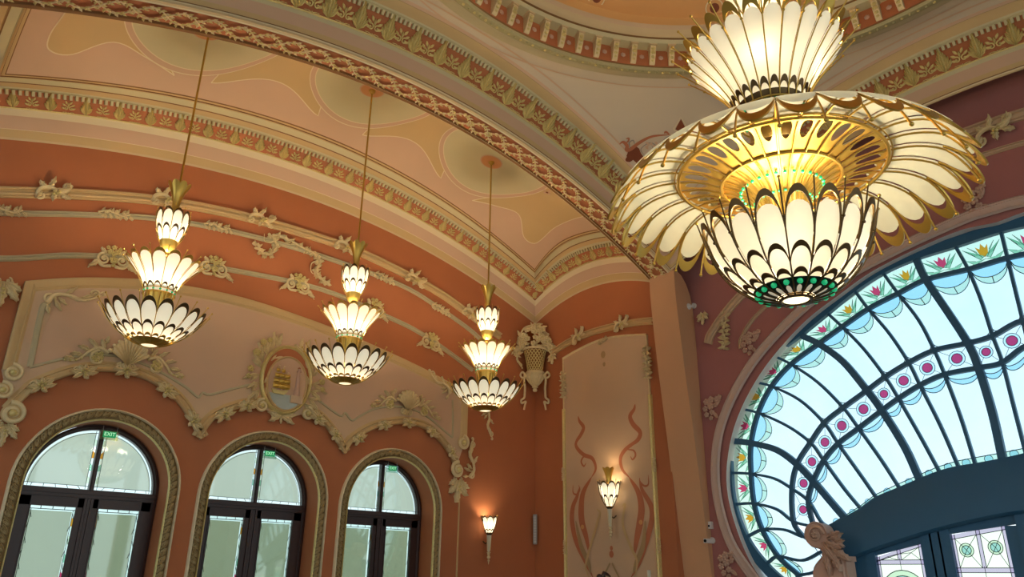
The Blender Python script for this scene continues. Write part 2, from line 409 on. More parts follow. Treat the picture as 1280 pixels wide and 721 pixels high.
# painted mauve line with little crosses round the ring
mb = MB()
for dr, w, mm in ((.10, .02, MAUVE),):
    for side in range(4):
        pass
ring = empty('dome_cornice', (HCX, HCY, 0))
tag(ring, 'circular cornice of carved brackets round the apricot dome at the top', 'cornice')
prof = [(3.80, 8.0), (3.74, 7.97), (3.66, 7.95), (3.60, 7.93), (3.575, 7.90), (3.56, 7.885), (3.48, 7.885), (3.46, 7.915), (3.44, 7.92), (3.44, 8.17), (3.30, 8.18), (3.28, 8.23), (3.25, 8.235), (3.20, 8.27), (3.18, 8.31), (3.12, 8.33)]
mt = [SAGE, SAGE, SAGE, CREAML, GROOVE, GREENC, GREENC, GROOVE, REDB, CREAML, CREAML, GROOVE, CREAM, CREAM, PINKW]
mb = MB(); mb.lathe(prof, mt, 128, (0, 0, 0)); o = mb.build('cornice_moulding', ring, smooth=True)
mb = MB()
for k in range(240):
    a = TAU*k/240; mb.ball((3.52*math.cos(a), 3.52*math.sin(a), 7.885), .022, ORNG if k % 2 else GREENC, 5, 3, (1, 1, .8))
mb.build('egg_and_dart', ring)
mb = MB()   # one scroll bracket: local x tangential, y inward, z up
side_p = [(0, .22), (.13, .22), (.135, .19), (.11, .15), (.10, .10), (.07, .055), (.045, .01), (.02, -.01), (0, .0)]
for sx in (-1, 1):
    mb.add([(sx*.035, a, b) for a, b in side_p], [tuple(range(len(side_p)))], ORN)
mb.grid([[(sx*.035, a, b) for a, b in side_p] for sx in (-1, 1)], ORN)
for z, w, yy in ((.17, .03, .125), (.12, .034, .115), (.07, .026, .085), (.03, .02, .06)): mb.ball((0, yy, z), w, ORNG, 7, 4, (1, .6, .8))
mb.box((0, .065, .235), (.05, .075, .012), CREAM)
bme = mb.build('scroll_bracket', ring); bmesh_b = bme.data
mb = MB(); r_flower(mb, 0, 0, .035, ORNP, 6, .012); mb.ball((0, 0, .01), .03, ORNP, 8, 4, (1, 1, .4)); fme = mb.build('rosette', ring); fm_ = fme.data
def ringM(a, r, z, face=False):
    t = Vector((-math.sin(a), math.cos(a), 0)); n = Vector((-math.cos(a), -math.sin(a), 0)); up = Vector((0, 0, 1))
    cols_ = (t, n, up) if not face else (t, up, n)
    M = Matrix.Identity(4)
    for i in range(3):
        for j in range(3): M[i][j] = cols_[j][i]
        M[i][3] = (r*math.cos(a), r*math.sin(a), z)[i]
    return M
NB = 84; first = True
for k in range(NB):
    a = TAU*k/NB+math.radians(.8)
    if first: b1, f1 = bme, fme; first = False
    else: b1 = link('scroll_bracket', bmesh_b, ring); f1 = link('rosette', fm_, ring)
    b1.matrix_local = ringM(a, 3.44, 7.935); f1.matrix_local = ringM(a+PI/NB, 3.435, 8.05, True)

# --- bay ceiling: mitred mouldings then the painted panel
BP = [(0, 0, CREAM), (.012, .03, TAN), (.05, .12, TAN), (.055, .135, LIGHTL), (.06, .14, MAUVE), (.12, .28, MAUVE), (.135, .31, LIGHTL), (.16, .37, LIGHTL), (.175, .40, GROOVE), (.19, .41, REDB), (.31, .63, CREAML), (.35, .645, CREAML), (.355, .665, TAN), (.42, .71, TAN), (.43, .705, GROOVE), (.445, .715, CREAML), (.54, .765, CREAML), (.55, .757, TAN), (.575, .76, GROOVE), (.58, .775, TAN), (.61, .785, GROOVE), (.62, .80, None)]
mb = MB(); XS = [BCX-BHX+2*BHX*k/80 for k in range(81)]; YS = [7.0+3*k/30 for k in range(31)]
mats = [m for d, h, m in BP[:-1]]
mb.grid([[bayA(x, d, h) for d, h, m in BP] for x in XS], mats)
mb.grid([[bayB(y, d, h) for d, h, m in BP] for y in YS], mats)
mb.grid([[bayL(y, d, h) for d, h, m in BP] for y in YS], mats)
structure(mb.build('trim_5', smooth=True))
x0, x1 = BCX-BHX+PD, BCX+BHX-PD
mb = MB(); nx, ny = 96, 28
mb.grid([[panel(x0+(x1-x0)*i/nx, 7.0+(YA-PD-7.0)*j/ny) for j in range(ny+1)] for i in range(nx+1)], MAUVE)
# painted fields laid into the panel surface
def dens(P, e=.08):
    out = []
    for a, b in zip(P, P[1:]+P[:1]):
        k = max(1, int(math.dist(a, b)/e)); out += [(a[0]+(b[0]-a[0])*i/k, a[1]+(b[1]-a[1])*i/k) for i in range(k)]
    return out
def drape_poly(P, m, off):
    P = dens(P); c = (sum(p[0] for p in P)/len(P), sum(p[1] for p in P)/len(P)); K = 12
    rows = [[panel(c[0]+(p[0]-c[0])*k/K, c[1]+(p[1]-c[1])*k/K, off) for k in range(K+1)] for p in P]
    mb.grid(rows, m, cu=True)
def drape_line(P, w, m, off):
    P = dens(P)[:-1] if P[0] == P[-1] else P; P = P+[P[0]] if len(P) > 20 else P; rows = []
    for i, p in enumerate(P):
        a = P[max(0, i-1)]; b = P[min(len(P)-1, i+1)]; tx, ty = b[0]-a[0], b[1]-a[1]; l = math.hypot(tx, ty) or 1
        rows.append([panel(p[0]-ty/l*w/2, p[1]+tx/l*w/2, off), panel(p[0]+ty/l*w/2, p[1]-tx/l*w/2, off)])
    mb.grid(rows, m)
CHX = [2.32, 4.70, 7.03]; CHY = 8.3; OR = .88
def circ(cx, cy, r, a0=0, a1=TAU, n=60): return [(cx+r*math.cos(a0+(a1-a0)*k/n), cy+r*math.sin(a0+(a1-a0)*k/n)) for k in range(n+1)]
edges = []
def wavy(xa, xb, fa, fb):    # beige field between two discs with a waved outer edge near the wall
    top = []
    for k in range(41):
        t = k/40; x = xa+(xb-xa)*t
        y = 9.25-.34*(math.sin(PI*t)**2 if not fa else 1)*1.0
        top.append((x, y))
    return top
def field(xc, w, dip):       # wave-edged beige field between circles
    P = []
    for k in range(33):
        t = -1+2*k/32; P.append((xc+t*w, 9.22-dip*(math.cos(PI*t)*.5+.5)**1.2))
    for k in range(33):
        t = 1-2*k/32; P.append((xc+t*w, 7.04+dip*.0))
    return P
for xc, w, dp in ((3.51, .80, .30), (5.865, .78, .30)):
    P = []
    for k in range(25): t = -1+2*k/24; P.append((xc+t*w*(1), 9.16-.28*math.cos(PI*t/2)**1.5))
    P += [(xc+w*.86, 8.75), (xc+w*.45, 8.3), (xc+w*.45, 7.9), (xc+w*.8, 7.06), (xc-w*.8, 7.06), (xc-w*.45, 7.9), (xc-w*.45, 8.3), (xc-w*.86, 8.75)]
    drape_poly(P, TAN, .004); drape_line(P+[P[0]], .014, LIGHTL, .007)
for s, xe in ((1, x1), (-1, x0)):
    P = [(xe-s*(1.72), 9.17)]
    P += [(xe-s*a, b) for a, b in catmull([(1.72, 9.17), (1.3, 9.0), (.9, 8.86), (.55, 9.1), (.32, 9.08), (.26, 8.9), (.30, 8.5), (.34, 7.8), (.34, 7.06)], 6)]
    P += [(xe-s*1.5, 7.06), (xe-s*1.20, 7.7), (xe-s*1.18, 8.3), (xe-s*1.4, 8.85)]
    drape_poly(P, TAN, .004); drape_line(P+[P[0]], .014, LIGHTL, .007)
for cx in CHX:
    drape_poly(circ(cx, CHY-.13, OR+.07)[:-1], MAUVE, .009); drape_poly(circ(cx, CHY-.13, OR)[:-1], CREAML, .012)
    drape_line(circ(cx, CHY-.13, OR+.07), .012, LIGHTL, .013); drape_line(circ(cx, CHY-.13, OR-.005), .012, LIGHTL, .0155)
    drape_poly(circ(cx, CHY, .185)[:-1], MAUVE, .016); drape_poly(circ(cx, CHY, .165)[:-1], ROSE, .020)
    for sx in (-1, 1):
        px, py = cx+sx*1.0, CHY-.3
        drape_poly(circ(px, py, .022, n=10)[:-1], PAINTD, .022)
        for a in range(4): drape_poly(circ(px+.05*math.cos(a*PI/2), py+.05*math.sin(a*PI/2), .026, n=10)[:-1], MAUVE, .018)
structure(mb.build('ceiling_bay', smooth=True))

# --- friezes: red ground is in the trim; leaves, sprays and dentils are parts of each frieze
def leaf_mesh():
    mb = MB()          # local x along frieze, y up the frieze, z out; height 1
    for i in range(4):
        for q in (-1, 1): r_leaf(mb, q*.03, .04+.17*i, PI/2-q*(.80-.10*i), .46-.075*i, .10-.012*i, ORNG, .07, .05, 3, q*.35, nn=8)
    r_leaf(mb, 0, 0, PI/2, 1.0, .13, ORNG, .12, .10, 5, nn=16)
    return mb
def spray_mesh():
    mb = MB(); ORN = ORNG
    for s in (-1, 1):
        r_spiral(mb, s*.14, .26, PI/2, .125, ORN, 1.1, .03, s, n=12)
        r_vine(mb, [(s*.02, 0), (s*.16, .04), (s*.3, .03)], .02, ORN, n=5, seg=3)
        for a, b, c in ((.22, .42, .3), (.10, .55, .9), (.26, .24, -.1)): r_leaf(mb, s*a*.6, b*.85, PI/2-s*(1.1-c*.6), .22, .05, ORN, .03, .02, 0, nn=5)
    r_leaf(mb, 0, .3, PI/2, .28, .05, ORN, .04, .02, 2, nn=8)
    for k in range(5): mb.ball((-.24+.12*k, .03, .02), .026, ORN, 5, 3)
    return mb
def frieze_frame(p, px, pup):
    x = (px-p).normalized(); y0 = (pup-p); y = (y0-x*y0.dot(x)).normalized(); z = x.cross(y)
    return x, y, z, y0.length
def make_frieze(label, fn, params, dlo, hlo, dhi, hhi, inward):
    fz = empty('ceiling_frieze', fn(params[len(params)//2], dlo, hlo)); tag(fz, label, 'frieze', None)
    M0 = Matrix.Translation(fz.location).inverted()
    lm = sm = None
    pts = [fn(p, dlo, hlo) for p in params]
    for i, p in enumerate(params):
        e = .02; a = fn(p, dlo, hlo); b = fn(p+e, dlo, hlo); c = fn(p, dhi, hhi)
        x, y, z, H = frieze_frame(a, b, c)
        if z.dot(inward(a)) < 0: x = -x; z = -z
        M = Matrix.Identity(4)
        for r in range(3): M[r][0], M[r][1], M[r][2], M[r][3] = x[r]*H, y[r]*H, z[r]*H, (a+z*.004+y*.004)[r]
        if i % 2 == 0:
            if lm is None: o = leaf_mesh().build('acanthus_leaf', fz, smooth=True); lm = o.data
            else: o = link('acanthus_leaf', lm, fz)
        else:
            if sm is None: o = spray_mesh().build('foliage_spray', fz, smooth=True); sm = o.data
            else: o = link('foliage_spray', sm, fz)
        o.matrix_local = M0 @ M
    # dentils along the upper edge
    mb = MB(); n = int((len(params)-1)*.19/.065)
    for k in range(n+1):
        p = params[0]+(params[-1]-params[0])*k/n; a = fn(p, dhi, hhi); b = fn(p+.02, dhi, hhi); c = fn(p, dlo, hlo)
        x, y, z, H = frieze_frame(a, b, c)
        if z.dot(inward(a)) < 0: z = -z
        R = Matrix((x, y, z)).transposed()
        mb.box(M0 @ (a+y*.022+z*.018), (.016, .03, .02), CREAML, R)
    for dd in (0, 1):
        n2 = len(params)*3
        if dd == 0: mb.tube([M0 @ fn(params[0]+(params[-1]-params[0])*k/n2, dlo-.004, hlo-.004) for k in range(n2+1)], .012, ORNG, 5)
    mb.build('dentil_band', fz)
    return fz
XAc = [.12+.19*k for k in range(51)]
def nomA(x): return x
make_frieze('leaf frieze curving above the wall with the three arched doors', lambda x, d, h: bayA(BCX+(x-BCX)*BHX/(BHX-d), d, h), [x for x in [.51-.38+.19*k for k in range(51)] if .25 < x < 9.45], .19, .41, .31, .63, lambda p: Vector((0, -1, -1)))
make_frieze('short leaf frieze arching over the narrow wall with the tall painted panel', lambda y, d, h: bayB(y, d, h), [9.74-.185*k for k in range(15)], .19, .41, .31, .63, lambda p: Vector((-1, 0, -1)))
make_frieze('leaf frieze on the hall side of the garland arch, below the dome', lambda u, d, h: hall(0, u, d, h), [(-4.43+.19*k+.02)/4.53 for k in range(47)], .15, .26, .33, .52, lambda p: Vector((0, -1, -1)))
make_frieze('leaf frieze over the great shell window wall, behind the large chandelier', lambda u, d, h: hall(1, u, d, h), [(-4.18+.19*k)/4.3 for k in range(44)], .15, .26, .33, .52, lambda p: Vector((-1, 0, -1)))
# --- garland guilloche on the rib soffit
gt = empty('garland_band', rib(0, 6.8)); tag(gt, 'twisted leaf garland along the underside of the broad arch', 'garland')
M0 = Matrix.Translation(gt.location).inverted()
arc = [rib(-1+2*k/400, 6.815) for k in range(401)]; s = [0]
for a, b in zip(arc, arc[1:]): s.append(s[-1]+(b-a).length)
Ltot = s[-1]; per = .61
def arcat(d):
    import bisect
    i = max(0, min(399, bisect.bisect(s, d)-1)); t = (d-s[i])/(s[i+1]-s[i]); p = arc[i].lerp(arc[i+1], t); tg = (arc[i+1]-arc[i]).normalized(); n = tg.cross(Vector((0, 1, 0))); n = n if n.z < 0 else -n
    return p, tg, n
for sg in (1, -1):
    mb = MB(); n = int(Ltot/.05); vine = []
    for k in range(n+1):
        d = Ltot*k/n; p, tg, nn_ = arcat(d); off = sg*.105*math.sin(TAU*d/per); vine.append(M0 @ (p+Vector((0, off, 0))+nn_*.012))
    mb.tube(vine, .009, ORN, 5)
    nl = int(Ltot/.052)
    for k in range(nl):
        d = Ltot*(k+.5)/nl; p, tg, nn_ = arcat(d); ph = TAU*d/per; off = sg*.105*math.sin(ph); sl = sg*.105*TAU/per*math.cos(ph)
        t2 = (tg+Vector((0, sl, 0))).normalized(); sd = t2.cross(nn_)
        for q in (-1, 1):
            dirv = (t2*.75+sd*q*.8).normalized(); c = M0 @ (p+Vector((0, off, 0))+nn_*.014); L = .062; w = .017; up = nn_*.015
            lat = dirv.cross(nn_)
            mb.add([c, c+dirv*L*.45+lat*w, c+dirv*L+up*.6, c+dirv*L*.45-lat*w, c+dirv*L*.45+up], [(0, 1, 4), (1, 2, 4), (2, 3, 4), (3, 0, 4)], ORNG if (k+q) % 3 else ORN)
        if k % 3 == 0: mb.ball(M0 @ (p+Vector((0, off, 0))+nn_*.02), .012, ORNG, 5, 3)
    mb.build('leaf_garland', gt)
# ================================================================== ARCHED DOORS
surr_lab = ['carved gilt stucco surround of the arched door furthest left', 'carved gilt stucco surround of the middle arched door, below the ship medallion', 'carved gilt stucco surround of the right arched door, nearest the room corner']
def archpath(cx, r, n=40, zb=0.0):
    return [(cx-r, zb), (cx-r, DZ*.5)]+[(cx-r*math.cos(PI*k/n), DZ+r*math.sin(PI*k/n)) for k in range(n+1)]+[(cx+r, DZ*.5), (cx+r, zb)]
def carve_mesh():
    pass
for di, cx in enumerate(DX):
    s_ = empty('door_surround', (cx, YA, 0)); tag(s_, surr_lab[di], 'door surround', None)
    off = Vector((cx, YA, 0))
    FL = lambda a, b, c=0: FA(a, b, c)-off
    mb = MB()
    for r0, prof, mm in ((.912, [(-.018, .0), (-.014, .04), (-.004, .055), (.006, .05), (.014, .02), (.018, 0)], LIGHTL), (.792, [(-.012, 0), (-.008, .03), (.005, .035), (.012, 0)], ORNG)):
        mould(mb, FL, archpath(cx, r0), prof, mm)
    mould(mb, FL, archpath(cx, .848), [(-.054, .010), (-.03, .022), (.03, .022), (.054, .010)], AGED)
    mb.build('gilt_moulding', s_, smooth=True)
    mb = MB(); P = resample(archpath(cx, .848, zb=1.0), 400); S = cum(P); L = S[-1]; n = int(L/.088)
    for k in range(n):
        (a, b), an = at_len(P, S, L*(k+.5)/n); left = k < n/2
        # a curling wave leaf per module
        sub = MB(); d = 1 if left else -1
        r_spiral(sub, .0, .008*d, .2, .036, CARVE, 1.2, .009, d, n=12)
        r_leaf(sub, -.03, -.03*d, .5*d, .13, .022, CARVE, .025, .014, 3, .5*d, nn=8)
        r_leaf(sub, .0, .03*d, -2.2*d, .075, .018, CARVE, .016, .01, 0, nn=5)
        ca, sa = math.cos(an), math.sin(an); o = len(mb.v)
        mb.v += [tuple(FL(a+x*ca-y*sa, b+x*sa+y*ca, z+.02)) for x, y, z in sub.v]
        for f, mi_ in zip(sub.f, sub.m): mb.f.append(tuple(o+i for i in f)); mb.m.append(mb.mi(sub.mats[mi_]))
    mb.build('carved_leaf_band', s_, smooth=True)
    # door itself, set back in the reveal
    d_ = empty('door_%d' % (di+1), (cx, YA+.36, 0)); structure(d_)
    def FD(a, b, c=0): return Vector((a, -c, b))      # local to the door: a from its centre line
    R = .772
    mb = MB()
    def arch_local(r, n=40): return [(-r, 0)]+[(-r*math.cos(PI*k/n), DZ+r*math.sin(PI*k/n)) for k in range(n+1)]+[(r, 0)]
    ap = arch_local(R)
    mould(mb, FD, ap, [(0, -.04), (0, .05), (-.03, .055), (-.045, .03), (-.06, .03), (-.06, -.04)], WOOD)
    mb.build('door_frame', d_, smooth=False)
    mb = MB(); mb.box((0, 0, 2.475), (R-.03, .045, .05), WOOD); mb.box((0, -.05, 2.485), (R-.03, .012, .018), WOOD); mb.box((0, -.045, 2.44), (R-.03, .008, .01), WOOD); mb.build('transom_bar', d_)
    mb = MB(); mb.box((0, 0, 2.525+.36), (.027, .04, .37), WOOD); mb.box((0, -.045, 2.525+.36), (.012, .012, .37), WOOD); mb.build('mullion', d_); mb = MB(); mb.box((0, -.01, 1.21), (.016, .035, 1.21), WOOD); mb.build('meeting_strip', d_)
    for sx in (-1, 1):
        mb = MB(); X0, X1 = .005, R-.055      # one leaf
        mb.box((sx*(X0+.055), 0, 1.21), (.05, .032, 1.21), WOOD); mb.box((sx*(X1-.055), 0, 1.21), (.055, .032, 1.21), WOOD)
        mb.box((sx*(X0+X1)/2, 0, 2.37), ((X1-X0)/2, .032, .055), WOOD); mb.box((sx*(X0+X1)/2, 0, .35), ((X1-X0)/2, .032, .35), WOOD)
        mb.box((sx*(X0+.03), -.04, 1.21), (.014, .012, 1.21), WOOD)
        for xx in (X0+.112, X1-.117): mb.box((sx*xx, -.03, 1.5), (.007, .012, .82), WOOD)
        lf = mb.build('door_leaf', d_)
        g0, g1 = X0+.105, X1-.11
        mb = MB(); mb.box((sx*(g0+g1)/2, .0, 1.5), ((g1-g0)/2, .004, .82), GL_DOOR)
        lead = MB()
        for zz in (2.28,): lead.tube([(sx*g0, -.01, zz), (sx*g1, -.01, zz)], .004, LEAD, 4)
        for q in (.25, .5, .75): lead.tube([(sx*(g0+(g1-g0)*q), -.01, 2.28), (sx*(g0+(g1-g0)*q), -.01, 2.32)], .004, LEAD, 4)
        for xx in (g0+.03, g1-.03):
            lead.tube([(sx*xx, -.01, .8), (sx*xx, -.01, 2.28)], .003, LEAD, 4)
            for q in range(8): lead.tube([(sx*xx+.018*(q % 2*2-1), -.01, 1.2+.14*q), (sx*xx, -.01, 1.27+.14*q)], .003, LEAD, 4)
        for v, f, m_ in ((lead.v, lead.f, LEAD),): mb.add(v, f, LEAD)
        for q, cc in enumerate((GL_ORNG, GL_YEL, GL_RED, GL_GREEN, GL_YEL, GL_ORNG)):
            zc = 1.1+.2*q; mb.add([(sx*(g0+.002), -.006, zc), (sx*(g0+.027), -.006, zc), (sx*(g0+.027), -.006, zc+.1), (sx*(g0+.002), -.006, zc+.07)], [(0, 1, 2, 3)], cc)
        mb.build('glass_pane', lf)
        mb = MB(); mb.box((sx*((g0+g1)/2+.004), .035, 1.47), ((g1-g0)/2-.026, .002, .795), FROST); mb.build('frosted_panel', lf)
        # quarter-round fanlight
        mb = MB(); q0 = .03; rr = R-.062
        P = [(sx*q0, 2.53)]+[(sx*rr*math.cos(t), max(2.53, DZ+rr*math.sin(t))) for t in [PI/2*k/20*(1-.02) for k in range(21)]]
        P2 = [(sx*q0, 2.53), (sx*rr, 2.53)]+[(sx*rr*math.cos(t), DZ+rr*math.sin(t)) for t in [(PI/2-q0/rr)*k/20 for k in range(1, 21)]]
        plate(mb, FD, P2, -.004, .004, GL_DOOR)
        mould(mb, FD, [(sx*(rr-.035)*math.cos(t), DZ+(rr-.035)*math.sin(t)) for t in [(PI/2-.06)*k/20 for k in range(21)]], [(-.003, .004), (0, .01), (.003, .004)], LEAD)
        mb.tube([(sx*.065, -.01, 2.53), (sx*.065, -.01, DZ+rr-.01)], .003, LEAD, 4)
        mb.tube([(sx*.03, -.01, 2.565), (sx*rr, -.01, 2.565)], .003, LEAD, 4)
        for q in range(5): mb.tube([(sx*(.12+.13*q), -.01, 2.53), (sx*(.15+.12*q), -.01, 2.565)], .003, LEAD, 4)
        for q, cc in enumerate((GL_YEL, GL_GREEN, GL_ORNG, GL_YEL)): mb.add([(sx*.033, -.006, 2.6+.15*q), (sx*.062, -.006, 2.6+.15*q), (sx*.062, -.006, 2.69+.15*q), (sx*.033, -.006, 2.66+.15*q)], [(0, 1, 2, 3)], cc)
        mb.build('fanlight_pane', d_)
        mb = MB(); r2 = rr-.024
        P3 = [(sx*.052, 2.572), (sx*math.sqrt(r2*r2-.042**2), 2.572)]+[(sx*r2*math.cos(t), DZ+r2*math.sin(t)) for t in [.058+(PI/2-.052/r2-.058)*k/20 for k in range(1, 21)]]
        plate(mb, FD, P3, -.04, -.037, FROST); mb.build('frosted_panel', d_)
    # hanging exit sign
    sg = empty('exit_sign', (cx+.02, YA+.10, 3.155))
    tag(sg, ['green EXIT sign hanging at the top of the furthest left arched door', 'green EXIT sign hanging at the top of the middle arched door', 'green EXIT sign hanging at the top of the right arched door'][di], 'exit sign', None)
    mb = MB(); mb.box((0, 0, 0), (.105, .006, .055), GL_SIGN); mb.build('acrylic_plate', sg)
    mb = MB(); mb.box((0, -.01, 0.01), (.072, .004, .036), EXITG); mb.build('green_panel', sg)
    cu = bpy.data.curves.new('exit_text', 'FONT'); cu.body = 'EXIT'; cu.size = .062; cu.align_x = 'CENTER'; cu.align_y = 'CENTER'; cu.extrude = .002
    to = bpy.data.objects.new('tmp', cu); col.objects.link(to); dg = bpy.context.evaluated_depsgraph_get(); me = bpy.data.meshes.new_from_object(to.evaluated_get(dg)); bpy.data.objects.remove(to)
    me.materials.clear(); me.materials.append(EXITW); lt = link('lettering', me, sg); lt.location = (0, -.016, .01); lt.rotation_euler = (PI/2, 0, 0)
    for hx in (-.08, .08): mb = MB(); mb.tube([(hx, 0, .05), (hx, 0, .11)], .003, GREYM, 5); mb.build('hanger', sg)

# ================================================================== THE GREAT SHELL WINDOW
XF = 10.05
def FW_(a, b, c=0): return Vector((XF-c, a, b))
def wz(L): return [onX(780+x/1.564, 260+y/1.564, XF) for x, y in L]
BARS = []
BARS.append(([(2.15, 5.60), (2.15, 5.27), (2.15, 4.85), (2.15, 4.47), (2.15, 4.17), (2.15, 3.6), (2.15, 3.02)], 0))
def nb(O, I, m, R1, R2, m2, B, thick): BARS.append((wz([O, I, m, R1, R2, m2, B]), thick))
nb((651, 78), (674, 120), (700, 182), (722, 250), (741, 302), (765, 395), (787, 480), 0)
nb((574, 102), (592, 140), (636, 205), (674, 264), (695, 312), (722, 400), (742, 490), 1)
nb((510, 130), (537, 167), (578, 220), (608, 278), (628, 325), (660, 410), (688, 500), 0)
nb((455, 165), (479, 197), (520, 245), (558, 302), (580, 346), (620, 425), (655, 505), 0)
nb((402, 208), (428, 232), (470, 275), (512, 330), (538, 372), (580, 445), (618, 515), 0)
nb((350, 250), (382, 265), (430, 300), (477, 356), (506, 395), (550, 465), (580, 530), 1)
nb((298, 290), (328, 305), (380, 340), (430, 390), (460, 430), (503, 490), (540, 547), 0)
nb((258, 340), (290, 348), (345, 375), (393, 420), (420, 460), (463, 520), (495, 566), 0)
nb((230, 392), (264, 400), (320, 425), (366, 458), (392, 493), (432, 548), (465, 588), 0)
nb((215, 455), (250, 459), (300, 472), (340, 500), (372, 533), (408, 575), (434, 605), 1)
nb((215, 517), (250, 519), (295, 528), (330, 548), (362, 572), (385, 610), (400, 622), 0)
nb((222, 578), (256, 577), (300, 588), (333, 612), (372, 622), (376, 628), (380, 632), 0)
nb((245, 640), (272, 628), (315, 628), (352, 642), (378, 640), (379, 641), (380, 642), 0)
nb((283, 692), (303, 680), (350, 688), (385, 672), (390, 670), (391, 670), (392, 670), 0)
nb((330, 735), (345, 718), (370, 712), (392, 700), (394, 698), (395, 697), (396, 696), 0)
NBR = len(BARS)
def barpts(k):
    P = BARS[abs(k)][0]; return [(2*HCY-a, b) for a, b in P] if k < 0 else P
KS = list(range(-(NBR-1), NBR))
def curve_nodes(j, kmax=NBR-1): return [barpts(k)[j] for k in range(-kmax, kmax+1)]
win = empty('window_1', (XF, HCY, 0)); structure(win)
LO = Vector((XF, HCY, 0))
FL = lambda a, b, c=0: FW_(a, b, c)-LO
def mbar(mb, P, w, h, m):
    mould(mb, FL, P, [(w/2, -.01), (w/2, h), (-w/2, h), (-w/2, -.01), (w/2, -.01)], m)
mb = MB()
OC = catmull(curve_nodes(0), 5); IC = catmull(curve_nodes(1), 5); R1C = catmull(curve_nodes(3, 13), 5); R2C = catmull(curve_nodes(4, 12), 5); BC = catmull(curve_nodes(6, 12), 5)
oo = OC; test = offset(oo, .05); outs = 1 if test[len(oo)//2][1] > oo[len(oo)//2][1] else -1
mould(mb, FL, oo, [(outs*.14, 0), (outs*.14, .05), (outs*.0, .07), (0, -.01)], BLUEW)
mb.build('window_frame', win)
mb = MB()
for C_, w in ((IC, .055), (R1C, .055), (R2C, .055)): mbar(mb, C_, w, .05, BLUEW)
mb.build('arched_bars', win)
for k in KS:
    P, th = barpts(k), BARS[abs(k)][1]
    if abs(k) >= 11: P = P[:5] if abs(k) > 11 else P
    mb = MB(); mbar(mb, catmull(P, 5), .085 if th else .036, .062 if th else .045, BLUEW); mb.build('rib_bar', win)
def cell(k, a, b, s, t):       # k-th gap, between nodes a and b of neighbouring bars
    A = barpts(k); B = barpts(k+1)
    def pt(P):
        u = a+(b-a)*t; i = min(len(P)-2, int(u)); f = u-i
        q0 = P[max(0, i-1)]; q1 = P[i]; q2 = P[i+1]; q3 = P[min(len(P)-1, i+2)]
        return tuple(.5*(2*y+(z-x)*f+(2*x-5*y+4*z-w)*f*f+(3*y-x-3*z+w)*f**3) for x, y, z, w in zip(q0, q1, q2, q3))
    p, q = pt(A), pt(B); return (p[0]+(q[0]-p[0])*s, p[1]+(q[1]-p[1])*s)
clear = MB(); band = MB(); redb = MB(); blue = MB(); leads = MB(); tul = MB(); pale = MB()
def lead_line(k, a, b, L, c=.006): leads.tube([FL(*cell(k, a, b, s, t), c) for s, t in L], .005, LEAD, 4, cap=False)
def patch(mb, k, a, b, lo, hi, m, c, n=8):
    mb.grid([[FL(*cell(k, a, b, s/n, lo(s/n)), c), FL(*cell(k, a, b, s/n, hi(s/n)), c)] for s in range(n+1)], m)
dome_ = lambda s: math.sqrt(max(0, 1-(2*s-1)**2))
